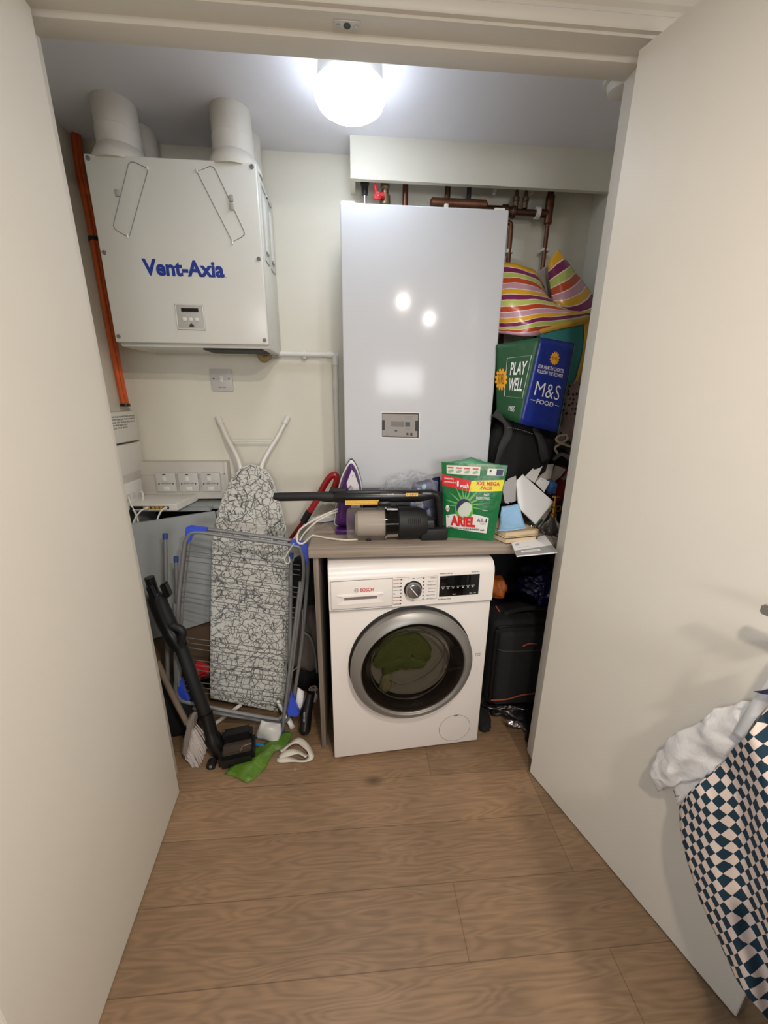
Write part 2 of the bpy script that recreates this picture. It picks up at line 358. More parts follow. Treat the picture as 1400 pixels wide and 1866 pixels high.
def disc(bm, q, u, v, ru, rv, off=.0005, seg=28, a0=0, a1=2*pi):
    pts = [(u+ru*cos(a0+(a1-a0)*k/seg), v+rv*sin(a0+(a1-a0)*k/seg)) for k in range(seg if a1-a0 > 6.2 else seg+1)]
    c = bm.verts.new(q.P(u, v, off)); vs = [bm.verts.new(q.P(a, b, off)) for a, b in pts]
    for i in range(len(vs)-(0 if a1-a0 > 6.2 else 1)): bm.faces.new((c, vs[i], vs[(i+1) % len(vs)]))
def ringd(bm, q, u, v, ru, rv, w, off=.0005, seg=40):
    A = [bm.verts.new(q.P(u+ru*cos(2*pi*k/seg), v+rv*sin(2*pi*k/seg), off)) for k in range(seg)]
    Bv = [bm.verts.new(q.P(u+ru*(1-w)*cos(2*pi*k/seg), v+rv*(1-w)*sin(2*pi*k/seg), off)) for k in range(seg)]
    for k in range(seg): bm.faces.new((A[k], A[(k+1) % seg], Bv[(k+1) % seg], Bv[k]))
def outline(bm, q, pts, w, off=.0005, closed=True):
    """thin line drawn on a panel as a fine raised tube"""
    tube(bm, [q.P(u, v, off) for u, v in pts], w, 6, closed)
# ------------------------------------------------------------------ room shell
W, XL, XR, CZ = 1.82, -1.0, 1.0, 2.30
b = B(); box2(b, (-3, -3, -.06), (3, 1.9, 0)); struct('floor', b, floor_mat())
b = B(); box2(b, (XL-.06, W, 0), (XR+.06, W+.06, CZ+.1)); struct('wall_back', b, PAINT)
b = B(); box2(b, (XL-.06, 1.2, 0), (XL, W, CZ+.1)); struct('wall_left', b, PAINT)
b = B(); box2(b, (XR, 1.2, 0), (XR+.06, W, CZ+.1)); struct('wall_right', b, PAINT)
b = B(); box2(b, (XL, 1.19, CZ), (XR, W, CZ+.06)); struct('ceiling', b, CEILP)
b = B()
box2(b, (-1.7, 1.1, 0), (-.73, 1.2, 2.5)); box2(b, (.73, 1.1, 0), (1.7, 1.2, 2.5)); box2(b, (-.73, 1.1, 2.2), (.73, 1.2, 2.5))
struct('wall_front', b, PAINT)
b = B(); box2(b, (-1.76, -2.8, 0), (-1.7, 1.1, 2.5)); struct('wall_room_left', b, PAINT)
b = B(); box2(b, (1.7, -2.8, 0), (1.76, 1.1, 2.5)); struct('wall_room_right', b, PAINT)
b = B(); box2(b, (-1.76, -2.86, 0), (1.76, -2.8, 2.5)); struct('wall_room_rear', b, PAINT)
b = B(); box2(b, (-1.76, -2.86, 2.30), (1.76, 1.1, 2.5)); struct('ceiling_room', b, CEILP)  # unseen room ceiling, its height lowered to keep the door head dim
# door lining with rebate and stop
b = B()
for s in (-1, 1):
    box2(b, (s*.712, 1.098, 0), (s*.735, 1.202, 2.2)); box2(b, (s*.70, 1.146, 0), (s*.713, 1.202, 2.19), bev=.0015)
box2(b, (-.735, 1.098, 2.192), (.735, 1.202, 2.215)); box2(b, (-.712, 1.146, 2.179), (.712, 1.202, 2.194), bev=.0015)
struct('trim_1', b, TRIM)
# architrave with a stepped profile
b = B()
def arch(p0, p1, inx):
    """profile swept from p0 to p1; inx = direction away from the opening"""
    prof = [(0, 0), (0, .012), (.006, .016), (.022, .016), (.026, .012), (.034, .012), (.040, .020), (.066, .020), (.070, .016), (.070, 0)]
    pts0 = [V(p0)+V(inx)*a+V((0, -1, 0))*c for a, c in prof]; prism(b, pts0, V(p1)-V(p0))
for s in (-1, 1): arch((s*.718, 1.1, 0), (s*.718, 1.1, 2.198), (s, 0, 0))
arch((-.788, 1.1, 2.198), (.788, 1.1, 2.198), (0, 0, 1))
struct('trim_2', b, TRIM)
# pipe boxing under the ceiling
b = B(); YB = 1.70
box2(b, (0.0, YB, 2.17), (XR, YB+.018, CZ)); box2(b, (0.0, YB+.018, 2.17), (.018, W, CZ)); box2(b, (.001, YB-.0015, 2.17), (XR, YB, 2.176))
struct('trim_3', b, PAINT)
# door leaves, opened towards the room
def leaf(name, P, d, s, w=.68):
    P = V(P); d = V(d).normalized(); out = V((-d.y, d.x, 0))*s; b = B()
    box3(b, P+V((0, 0, .004)), d*w, out*.044, V((0, 0, 2.17)), bev=.0015); return struct(name, b, TRIM), d, out
D1, d1, o1 = leaf('door_1', (-.659, 1.118, 0), (.050, -.555, 0), -1, .70)
P2 = V((.667, 1.104, 0)); D2, d2, o2 = leaf('door_2', P2, (.214, -.638, 0), 1, .673)
n2 = -o2                                                  # visible face normal of door 2
hd = onp(1388, 1108, P2+n2*.05, n2)
b = B(); c = hd + d2*.10
cyl(b, c-n2*.05, c-n2*.04, .026); cyl(b, c-n2*.045, c, .009)
box3(b, hd-V((0, 0, .010))-n2*.006, d2*.11, V((0, 0, .020)), n2*.012, bev=.003)
obj('door_handle', b, STEEL, D2)
# roller-catch plate in the head
t = thing('catch_plate', 'small steel catch plate with dark hole in the door head', 'catch plate', (-.004, 1.125, 2.192))
part('plate', lambda b: box2(b, (-.032, 1.114, 2.190), (.026, 1.136, 2.192), bev=.0006), mat('pale_steel', (205, 203, 196), .4), t)
part('hole', lambda b: cyl(b, (-.003, 1.125, 2.1895), (-.003, 1.125, 2.1899), .008), BLACK, t)
for dx in (-.022, .017): part('screw', lambda b: cyl(b, (dx, 1.125, 2.1888), (dx, 1.125, 2.19), .004), STEEL, t)
# unseen unit block added beside the camera to cast the lower right shadow
t = thing('shadow_caster_unit', 'added unseen unit with dark worktop, placed to shade the floor by the right door', 'shadow caster', (1.15, -.5, 0))
part('carcass', lambda b: box2(b, (.65, -1.6, .1), (1.65, .28, .87)), mat('unit_grey', (150, 150, 150), .5), t)
part('plinth', lambda b: box2(b, (.68, -1.6, 0), (1.65, .25, .1)), BLACKM, t)
part('worktop', lambda b: box2(b, (.63, -1.62, .87), (1.66, .31, .91), bev=.003), mat('dark_worktop', (60, 58, 56), .35), t)

for lx, ly in ((.27, -.16), (.75, -.75)):  # rings made up to go with the added downlights, out of view
    b = B(); lathe(b, (lx, ly, 2.30), (0, 0, -1), [(0, .066), (.008, .066), (.010, .058), (.010, .056), (.0, .056)], 32, cap=False)
    tag(obj('added_downlight_ring', b, WHITEP), 'white trim ring of the added unseen downlight %s' % ('nearer the cupboard' if ly > -.5 else 'further from the cupboard'), 'downlight')

# ------------------------------------------------------------------ ceiling light
LC = V((0.003, 1.412, 0))
t = thing('ceiling_light', 'round glowing white drum light on the cupboard ceiling', 'ceiling light', (LC.x, LC.y, CZ))
part('housing', lambda b: lathe(b, (LC.x, LC.y, CZ), (0, 0, -1), [(0, .092), (.044, .094), (.051, .098)], 48), WHITEP, t)
part('diffuser', lambda b: lathe(b, (LC.x, LC.y, CZ-.050), (0, 0, -1), [(0, .100), (.003, .104), (.014, .104), (.017, .098), (.030, .096), (.038, .084), (.041, .05), (.042, .001)], 48), mat('lit_opal_diffuser', (240, 242, 245), .5, emit=LAMP_STRENGTH, var=0), t)
# smoke detector pieces by the right jamb
t = thing('smoke_detector', 'round white smoke detector on ceiling by the right jamb', 'smoke detector', (.87, 1.42, CZ))
sd = atz(1134, 158, CZ-.02)
t.location = (sd.x, sd.y, CZ)
part('base', lambda b: lathe(b, (sd.x, sd.y, CZ), (0, 0, -1), [(0, .052), (.012, .052), (.014, .045)], 40), WHITEP, t)
part('dome', lambda b: lathe(b, (sd.x, sd.y, CZ-.013), (0, 0, -1), [(0, .042), (.006, .04), (.02, .036), (.026, .02), (.027, .001)], 40), WHITEP, t)

# ------------------------------------------------------------------ ventilation unit
YV = 1.545
x0, x1, z0, z1 = -.838, -.306, 1.583, 2.130
t = thing('ventilation_unit', 'boxy white heat recovery ventilation unit hung on the back wall', 'ventilation unit', ((x0+x1)/2, W, z0))
def f(b):
    box2(b, (x0+.004, YV+.02, z0-.012), (x1-.002, W-.001, z1-.004), bev=.006)
part('casing', f, VENTW, t)
cover = part('front_cover', lambda b: box2(b, (x0, YV, z0), (x1, YV+.022, z1), bev=.004, seg=3), VENTW, t)
Qv = Quad((x0, YV, z0), (x1, YV, z0), (x1, YV, z1), (x0, YV, z1))
def vuv(px, py): p = at(px, py, YV); return ((p.x-x0)/(x1-x0), (p.z-z0)/(z1-z0))
u0, v0 = vuv(262, 502); u1, v1 = vuv(407, 476)
words('Vent-Axia', Qv, (u0, v0, u1, v1), NAVY, t, 'logo', bold=.038, label='blue maker name on the front cover')
b = B(); words_in(b, '®', Qv, (u1+.002, v0, u1+.010, v0+.008)); obj('registered_mark', b, NAVY, t)
for px, py in ((159, 285), (464, 303), (189, 460), (475, 472), (216, 613), (485, 620)):
    u, v = vuv(px, py)
    u = min(max(u, .025), .975); v = min(max(v, .022), .978)
    part('screw', lambda b: lathe(b, Qv.P(u, v), Qv.n, [(0, .007), (.0025, .0065), (.003, .003), (.0012, .002)], 20), MGREY, t)
def flap(pts, hinge, tabs):
    q = [vuv(*p) for p in pts]
    sp = spline([Qv.P(u, v, .0006) for u, v in q], 1)
    part('filter_flap_outline', lambda b: tube(b, sp, .0011, 6, True), MGREY, t)
    for px, py in hinge:
        u, v = vuv(px, py); part('hinge_pin', lambda b: cyl(b, Qv.P(u, v-.009, .002), Qv.P(u, v+.009, .002), .003, seg=10), VENTW, t)
    for px, py in tabs:
        u, v = vuv(px, py); part('pull_tab', lambda b: box(b, Qv.P(u, v, .003), (.014, .006, .02), bev=.0025), mat('grey_tab', (168, 166, 160), .5), t)
flap([(234, 300), (239, 295), (246, 296), (269, 307), (269, 313), (236, 431), (230, 430), (211, 419), (207, 412), (208, 404)], [(269, 307), (233, 431)], [(215, 352)])
flap([(359, 313), (383, 303), (389, 305), (393, 310), (445, 421), (446, 427), (441, 432), (424, 441)], [(359, 312), (424, 442)], [(422, 362), (423, 377)])
# control panel
Qc = Quad(at(323, 601, YV-.003), at(375, 604, YV-.003), at(371, 555, YV-.003), at(318, 553, YV-.003))
cp = B(); c = (Qc.c[0]+Qc.c[2])/2; cw = (Qc.c[1]-Qc.c[0]).length; ch = (Qc.c[3]-Qc.c[0]).length
box(cp, (c.x, YV-.001, c.z), (cw, .006, ch), bev=.003); cpan = obj('control_panel', cp, mat('panel_grey', (178, 176, 170), .4), t)
Qc = Quad((c.x-cw/2, YV-.004, c.z-ch/2), (c.x+cw/2, YV-.004, c.z-ch/2), (c.x+cw/2, YV-.004, c.z+ch/2), (c.x-cw/2, YV-.004, c.z+ch/2))
part('rim', lambda b: outline(b, Qc, [(.06, .04), (.94, .04), (.97, .1), (.97, .9), (.94, .96), (.06, .96), (.03, .9), (.03, .1)], .0012), WHITEP, cpan)
part('display', lambda b: rect(b, Qc, (.22, .70, .82, .84), .0012, 1), BLACK, cpan)
for i in range(3): part('button', lambda b: box(b, Qc.P(.31+.21*i, .42, .001), (.013, .003, .013), bev=.003), WHITEP, cpan)
part('alarm_mark', lambda b: poly(b, Qc, [(.44, .12), (.60, .12), (.60, .2), (.52, .27), (.44, .2)], .001), DGREY, cpan)
# side pockets with louvre covers
for ya, yb in ((1.60, 1.675), (1.70, 1.775)):
    part('side_pocket', lambda b: (box2(b, (x1-.003, ya, 1.87), (x1+.001, yb, 1.875)), box2(b, (x1-.003, ya, 1.875), (x1+.002, ya+.006, 2.10)), box2(b, (x1-.003, yb-.006, 1.875), (x1+.002, yb, 2.10)), box2(b, (x1-.003, ya, 2.095), (x1+.002, yb, 2.10))), mat('pocket_grey', (186, 186, 182), .5), t)
    part('pocket_cover', lambda b: box2(b, (x1-.002, ya+.012, 1.90), (x1+.006, yb-.012, 2.06), bev=.003), VENTW, t)
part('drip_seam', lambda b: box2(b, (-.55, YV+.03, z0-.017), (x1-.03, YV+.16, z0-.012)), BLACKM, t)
for cx in (-.757, -.392):
    for cy in (1.622, 1.754):
        part('duct', lambda b: lathe(b, (cx, cy, z1-.006), (0, 0, 1), [(0, .090 if cy < 1.65 else .066), (.012, .089 if cy < 1.65 else .066), (.03, .080 if cy < 1.65 else .066), (.05, .069), (.052, .0665), (.10, .0665), (.102, .0645), (CZ-z1+.006, .0645)], 40), mat('duct_white', (205, 200, 190), .5), t)
# condensate pipe from the unit
YP = 1.79
t = thing('condensate_pipe', 'thin white plastic condensate pipe with elbow between ventilation unit and boiler', 'pipe', at(612, 700, YP))
pz = [at(500, 641, YP), at(518, 643, YP), at(560, 647, YP), at(611, 651, YP), at(612, 660, YP), at(612, 760, YP), at(616, 868, YP)]
pz[1].z = pz[2].z = pz[3].z = pz[0].z = (pz[0].z+pz[3].z)/2; pz[3].x = pz[4].x = pz[5].x = pz[6].x = pz[3].x
part('pipe_run', lambda b: (cyl(b, pz[0], pz[3], .0105), cyl(b, pz[3], (pz[3].x, YP, .90), .0105)), WHITEP, t)
part('elbow', lambda b: (cyl(b, pz[3]-V((.035, 0, 0)), pz[3]+V((.012, 0, 0)), .0135), cyl(b, pz[3]+V((0, 0, .012)), pz[3]-V((0, 0, .04)), .0135)), WHITEP, t)
part('compression_nut', lambda b: lathe(b, pz[0]-V((.012, 0, 0)), (1, 0, 0), [(0, .012), (.004, .017), (.02, .017), (.022, .013), (.03, .013)], 12), mat('nut_grey', (170, 168, 160), .4), t)
part('tee_joint', lambda b: cyl(b, V((pz[3].x, YP, at(612, 700, YP).z-.02)), V((pz[3].x, YP, at(612, 700, YP).z+.02)), .0135), WHITEP, t)
for p in (at(555, 649, YP),): part('pipe_clip', lambda b: (box(b, (p.x, YP+.014, pz[0].z), (.016, .030, .032), bev=.002)), WHITEP, t)
part('trap', lambda b: tube(b, spline([V((pz[0].x-.06, YP-.02, z0-.005)), V((pz[0].x-.045, YP-.01, z0-.03)), V((pz[0].x-.01, YP, pz[0].z))], 5), .013), mat('aged_rubber', (150, 130, 90), .6), t)

# ------------------------------------------------------------------ boiler
YBO = 1.50
c0 = at(619, 368, YBO); c1 = at(929, 381, YBO); bz1 = (c0.z+c1.z)/2; bx0 = at(622, 500, YBO).x; bx1 = c1.x; bz0 = 1.03
t = thing('boiler', 'tall glossy white wall hung heating unit above the worktop', 'boiler', ((bx0+bx1)/2, W, bz0))
part('casing', lambda b: box2(b, (bx0+.006, YBO+.02, bz0), (bx1-.006, W-.02, bz1-.006)), WHITEP, t)
part('front_cover', lambda b: box2(b, (bx0, YBO, bz0), (bx1, YBO+.03, bz1), bev=.006, seg=3), GLOSSW, t)
for xa_, xb_ in ((bx0+.004, bx0+.05), (bx1-.05, bx1-.015)): part('top_flange', lambda b: box2(b, (xa_, YBO+.002, bz1-.002), (xb_, YBO+.03, bz1+.004)), WHITEP, t)
part('top_lug', lambda b: box(b, ((bx0+bx1)/2+.07, YBO+.01, bz1+.004), (.013, .012, .014), bev=.002), WHITEP, t)
Qb = Quad(at(696, 796, YBO-.0006), at(763, 798, YBO-.0006), at(764, 753, YBO-.0006), at(696, 752, YBO-.0006))
part('window_frame', lambda b: rect(b, Qb, (-.03, -.05, 1.03, 1.04), .0003, 1), mat('frame_light', (225, 222, 218), .4), t)
mt = part('meter_recess', lambda b: rect(b, Qb, (0, 0, 1, 1), .0008, 1), mat('recess_dark', (34, 28, 34), .5), t)
mp_ = part('meter_face', lambda b: (rect(b, Qb, (.01, .03, .96, .28), .0012, 1), rect(b, Qb, (.08, .28, .90, .70), .0012, 1), rect(b, Qb, (.01, .70, .97, .95), .0012, 1)), mat('meter_grey', (150, 145, 142), .5), t)
part('display', lambda b: rect(b, Qb, (.24, .44, .6, .65), .002, 1), mat('lcd', (92, 88, 76), .3), mp_)
part('sensor_square', lambda b: rect(b, Qb, (.63, .45, .76, .64), .002, 1), BLACK, mp_)
part('reset_key', lambda b: rect(b, Qb, (.345, .24, .415, .29), .002, 1), BLACK, mp_)
words('SHARKY  ii', Qb, (.24, .85, .58, .91), DGREY, mp_)
b = B(); words_in(b, 'qp 1,5 m3/h DN 20', Qb, (.65, .84, .86, .87), off=.0018); words_in(b, 'EN 1434 class 2', Qb, (.65, .76, .84, .79), off=.0018); words_in(b, 'CE M13', Qb, (.66, .34, .76, .37), off=.0018); words_in(b, 'kWh', Qb, (.08, .06, .18, .09), off=.0018)
rect(b, Qb, (.66, .10, .72, .2), .0018, 1); rect(b, Qb, (.77, .08, .83, .2), .0018, 1)
obj('small_print', b, DGREY, mp_)
Qt = Quad(at(843, 839.5, YBO-.0004), at(877, 839.5, YBO-.0004), at(877, 836, YBO-.0004), at(843, 836, YBO-.0004))
words('Heat Interface Unit', Qt, (0, 0, 1, 1), DGREY, t, 'small_print')
part('side_bracket', lambda b: box2(b, (bx1+.0, YBO+.03, 1.20), (bx1+.010, YBO+.06, 1.28), bev=.003), WHITEP, t)

# ------------------------------------------------------------------ pipes under the boxing
YQ = 1.765
def pipe(label, pts, r, m=COPPER, cat='pipe', group=None, sm=0, name='copper_pipe'):
    b = B(); tube(b, spline(pts, sm) if sm else pts, r, 14); return tag(obj(name, b, m), label, cat, group)
ztop = CZ-.004
def vert(px, py0, z1_, r, label, m=COPPER, name='copper_pipe', Y=YQ):
    p = at(px, py0, Y); o = pipe(label, [(p.x, Y, ztop), (p.x, Y, z1_)], r, m, name=name); return o
vert(665, 350, 1.99, .006, 'thin chrome pipe above the boiler, at its left corner', CHROME, 'steel_pipe')
p = at(665, 342, YQ); b = B(); lathe(b, (p.x, YQ, 2.20), (0, 0, -1), [(0, .016), (.02, .017), (.022, .013), (.05, .012)], 12); tag(obj('pipe_coupling', b, mat('dark_fitting', (40, 38, 38), .5)), 'dark coupling nut on the thin pipe at the boiler left corner', 'coupling')
p = at(702, 345, YQ-.01)
t = thing('stop_valve', 'brass stop valve with a red lever above the boiler', 'valve', (p.x, p.y, 2.05))
part('valve_body', lambda b: (lathe(b, (p.x, p.y, 2.20), (0, 0, -1), [(0, .017), (.03, .018), (.035, .014), (.05, .014), (.055, .02), (.085, .021), (.09, .015), (.18, .015)], 12)), mat('valve_brass', (140, 120, 95), .4, metal=.8), t)
q = at(687, 355, YQ-.04)
part('lever', lambda b: (tube(b, [V((p.x-.005, q.y, q.z)), V((q.x, q.y, q.z)), V((q.x-.008, q.y, q.z+.035))], [.010, .010, .005], 10), box(b, (q.x+.002, q.y, q.z-.006), (.026, .012, .022), bev=.004)), REDP, t)
part('spindle', lambda b: cyl(b, (q.x+.004, q.y-.008, q.z), (q.x+.004, p.y, q.z), .006), STEEL, t)
vert(739, 350, 1.99, .011, 'copper pipe above the boiler, right of the red valve')
vert(816, 350, 2.06, .011, 'dark copper pipe dropping behind the capped horizontal copper pipe')
p0 = at(784, 369, YQ-.05); p1 = at(888, 374, YQ-.05); zz = (p0.z+p1.z)/2
b = B(); tube(b, [(p0.x, p0.y, zz), (p0.x+.006, p0.y, zz), (p1.x-.006, p0.y, zz), (p1.x, p0.y, zz)], [.008, .0165, .0165, .008], 18)
tag(obj('copper_pipe', b, COPPER), 'fat horizontal copper pipe with capped ends above the boiler', 'pipe')
t = thing('isolating_tap', 'dark tap with blue and white tag above the boiler', 'tap', at(856, 355, YQ))
p = at(855, 350, YQ)
part('tap_stem', lambda b: cyl(b, (p.x, YQ, ztop), (p.x, YQ, 2.03), .009), mat('dark_fitting2', (45, 42, 46), .5), t)
part('tag_flag', lambda b: box(b, (p.x+.012, YQ-.014, 2.10), (.018, .003, .03), Matrix()), mat('tag_blue', (70, 140, 200), .5), t)
# manifold at right
zm = at(965, 388, YQ).z
t = thing('brass_manifold', 'horizontal dark copper manifold with white clip right of the boiler', 'manifold', at(950, 388, YQ))
xa = bx1-.08; xb = at(1000, 390, YQ).x
part('barrel', lambda b: lathe(b, (xa, YQ, zm), (1, 0, 0), [(0, .019), (.14, .019), (.145, .024), (.165, .024), (.17, .018), (.18, .018), (.185, .022), (.195, .022), (.2, .012), (xb-xa, .012)], 20), mat('dark_copper', (88, 62, 50), .4, metal=.8, var=.2), t)
part('clip', lambda b: lathe(b, (at(979, 392, YQ).x-.008, YQ, zm), (1, 0, 0), [(0, .021), (.016, .021)], 16), WHITEP, t)
for px in (940, 957):
    p = at(px, 365, YQ)
    part('valve_stub', lambda b: lathe(b, (p.x, YQ-.005, zm+.012), (0, 0, 1), [(0, .010), (.02, .010), (.022, .013), (.035, .013), (.037, .009), (.05, .008), (.055, .006), (.075, .006)], 12), mat('dull_brass', (120, 100, 80), .4, metal=.8), t)
    part('white_hose', lambda b: cyl(b, (p.x, YQ-.005, zm+.085), (p.x+.003, YQ-.005, 2.22), .0045, seg=8), WHITEP, t)
p = at(1003, 365, YQ); p2 = at(990, 480, YQ); xx = p.x
t = thing('copper_riser', 'long copper pipe running down to the striped bags, furthest right', 'pipe', (xx, YQ, 1.75))
part('riser', lambda b: (tube(b, [(xx, YQ, ztop), (xx, YQ, zm+.015), (xx, YQ, zm-.03)], .013, 14), tube(b, [(xx, YQ, zm-.025), (xx-.002, YQ, 1.5)], .0085, 14)), COPPER, t)
part('tee', lambda b: (cyl(b, (xx, YQ, zm+.03), (xx, YQ, zm-.035), .0155), cyl(b, (xx, YQ, zm), (xx-.035, YQ, zm), .0145), cyl(b, (xx, YQ, 2.14), (xx, YQ, 2.175), .017)), COPPER, t)
part('pipe_clip', lambda b: (box(b, (xx+.004, YQ+.018, at(994, 455, YQ).z), (.034, .05, .012), bev=.002)), WHITEP, t)
p = at(932, 412, YQ); zb = p.z
t = thing('bent_copper_pipe', 'copper pipe with elbow hugging the boiler right side', 'pipe', (p.x, YQ, 1.8))
part('bend', lambda b: tube(b, spline([V((p.x-.06, YQ, zb+.012)), V((p.x-.02, YQ, zb+.012)), V((p.x-.003, YQ, zb+.006)), V((p.x, YQ, zb-.02)), V((p.x, YQ, zb-.1)), V((p.x, YQ, 1.5))], 5), .009, 14), COPPER, t)
part('pipe_clip', lambda b: box(b, (p.x+.002, YQ+.015, at(932, 458, YQ).z), (.028, .045, .014), bev=.002), WHITEP, t)
# grey and white stub pipes just showing under the boxing
for k, px in enumerate((905, 973)):
    p = at(px, 352, YQ+.01); b = B(); tube(b, [p+V((.012, 0, .06)), p+V((-.012, 0, -.004))], .007, 10)
    tag(obj('plastic_pipe', b, WHITEP), 'short slanted white pipe end peeping below the boxing, %s' % ('left of the manifold stubs' if k == 0 else 'right of the manifold stubs'), 'pipe')

# ------------------------------------------------------------------ wall plates
def plate(cx, cz, w, h, label, group=None, txt='WATER HEATER', Y=W, name='switch_plate', rocker=True, low=False):
    t = thing(name, label, 'switch', (cx, Y, cz-h/2), group)
    part('face', lambda b: box2(b, (cx-w/2, Y-.009, cz-h/2), (cx+w/2, Y, cz+h/2), bev=.003), mat('plate_white', (198, 196, 192), .35), t)
    q = Quad((cx-w/2, Y-.009, cz-h/2), (cx+w/2, Y-.009, cz-h/2), (cx+w/2, Y-.009, cz+h/2), (cx-w/2, Y-.009, cz+h/2))
    vy = .56 if not low else .42
    for u in (.15, .85): part('screw', lambda b: cyl(b, q.P(u, vy, 0), q.P(u, vy, .0012), .0032, seg=14), DGREY, t)
    if not low:
        part('rocker', lambda b: box(b, q.P(.5, .56, .001), (w*.17, .007, h*.32), bev=.002), WHITEP, t)
        words(txt, q, (.32, .15, .68, .20), DGREY, t, bold=.01)
    else:
        part('rocker', lambda b: box(b, q.P(.45, .68, .001), (w*.2, .006, h*.26), bev=.002), WHITEP, t)
        part('top_slot', lambda b: rect(b, q, (.38, .88, .54, .92), .0012, 1), DGREY, t)
        words(txt, q, (.24, .40, .76, .46), DGREY, t, bold=.01)
        part('fuse_dot', lambda b: disc(b, q, .5, .13, .03, .03, .001), DGREY, t)
        part('fuse_holder', lambda b: box(b, q.P(.5, .18, .001), (w*.3, .003, h*.2), bev=.001), WHITEP, t)
    return t
p = at(405, 693, W); plate(p.x, p.z, .092, .092, 'square white isolator switch on the wall below the ventilation unit', txt='VENT UNIT', name='isolator_switch')
# trunking with fused spurs
za, zb = at(330, 905, W-.05).z-.012, at(330, 842, W-.05).z
xa, xb = XL, at(416, 870, W-.05).x
t = thing('socket_trunking', 'white dado trunking along the back wall behind the router', 'trunking', ((xa+xb)/2, W, za))
part('channel', lambda b: (box2(b, (xa, W-.05, za), (xb, W, zb), bev=.004)), mat('trunk_white', (200, 196, 188), .4), t)
part('ridge', lambda b: (box2(b, (xa, W-.054, za+.115), (xb-.012, W-.05, za+.119)), box2(b, (xa, W-.054, za+.028), (xb-.012, W-.05, za+.032)), box2(b, (xb-.016, W-.054, za), (xb-.012, W-.05, zb))), mat('trunk_white2', (206, 202, 194), .4), t)
for i, (px, lab, tx) in enumerate(((304, 'fused spur nearest the left wall in the trunking', 'WASHING MACHINE'), (345, 'middle fused spur of three in the trunking', 'HEAT INT. UNIT'), (385, 'fused spur nearest the ironing board in the trunking', 'TUMBLE DRYER'))):
    p = at(px, 878, W-.055); plate(p.x, p.z, .086, .088, 'white ' + lab, 'fused spurs in the trunking', tx, Y=W-.055, low=True, name='fused_spur')
# left wall: trunking, data socket, consumer boxes
t = thing('data_socket', 'white multiway socket on the left wall above the grey cabinet', 'socket', (XL, 1.70, 1.0))
XS = XL+.05
part('channel', lambda b: box2(b, (XL, 1.3, za-.0), (XS, W-.05, zb-.01), bev=.004), mat('trunk_white', (200, 196, 188), .4), t)
part('face', lambda b: box2(b, (XS, 1.60, za+.02), (XS+.01, 1.745, za+.105), bev=.003), WHITEP, t)
part('outlet', lambda b: (box2(b, (XS+.01, 1.61, za+.035), (XS+.014, 1.635, za+.06), bev=.001), box2(b, (XS+.01, 1.65, za+.035), (XS+.014, 1.675, za+.06), bev=.001), box2(b, (XS+.01, 1.69, za+.035), (XS+.014, 1.715, za+.06), bev=.001)), mat('plate_white', (198, 196, 192), .35), t)
for k, (zt, zl, lab) in enumerate(((1.338, 1.215, 'upper white plastic connection box on the left wall, with printed notice'), (1.207, 1.083, 'lower plain white plastic connection box on the left wall'))):
    t = thing('connection_box', lab, 'connection box', (XL, 1.70, zl))
    part('base', lambda b: box2(b, (XL, 1.58, zl+.004), (XL+.03, 1.80, zt-.004), bev=.003), WHITEP, t)
    cv = part('cover', lambda b: box2(b, (XL+.026, 1.575, zl), (XL+.052, 1.805, zt), bev=.004), WHITEP, t)
    if k == 0:
        q = Quad((XL+.052, 1.59, zl), (XL+.052, 1.80, zl), (XL+.052, 1.80, zt), (XL+.052, 1.59, zt))
        b = B()
        for i, ln in enumerate(('THIS UNIT MUST BE SWITCHED OFF AND', 'ISOLATED BEFORE THE COVER IS', 'REMOVED. RISK OF ELECTRIC SHOCK', 'NO USER SERVICEABLE PARTS', 'INSIDE THE BOX')):
            words_in(b, ln, q, (.04, .82-.09*i, .95-(.3 if i > 2 else 0), .87-.09*i), bold=.01)
        obj('notice_text', b, DGREY, cv)
# orange cable bundle
t = thing('orange_cable_bundle', 'bundle of orange cables running down the back left corner', 'cables', (-.985, 1.76, 1.35))
ORG = mat('orange_cable', (206, 92, 38), .55, var=.1, scale=40)
pts = [at(141, 262, 1.79), at(146, 310, 1.785), at(160, 372, 1.77), at(172, 436, 1.765), at(188, 530, 1.765), at(205, 620, 1.765), at(218, 690, 1.765), at(228, 738, 1.765)]
pts[0].z = CZ
for dx, dy in ((-.009, 0), (.009, 0), (0, -.008), (0, .008)): part('cable', lambda b: tube(b, spline([p+V((dx, dy, 0)) for p in pts], 6), .0078, 10), ORG, t)
for pp in (pts[3], pts[7]): part('cable_tie', lambda b: lathe(b, pp-V((0, 0, .006)), (0, 0, 1), [(0, .0195), (.012, .0195)], 20), BLACK, t)
# ------------------------------------------------------------------ worktop, end panel
CT = .902
t = None
b = B(); box2(b, (-.163, 1.25, CT-.038), (XR, W, CT), bev=.0015); tag(obj('worktop', b, GWOOD_X), 'grey woodgrain worktop above the washing machine', 'worktop')
b = B(); box2(b, (-.150, 1.268, 0), (-.132, W-.03, CT-.038), bev=.001); tag(obj('end_panel', b, GWOOD_Z), 'upright grey woodgrain end panel holding up the worktop left end', 'panel')

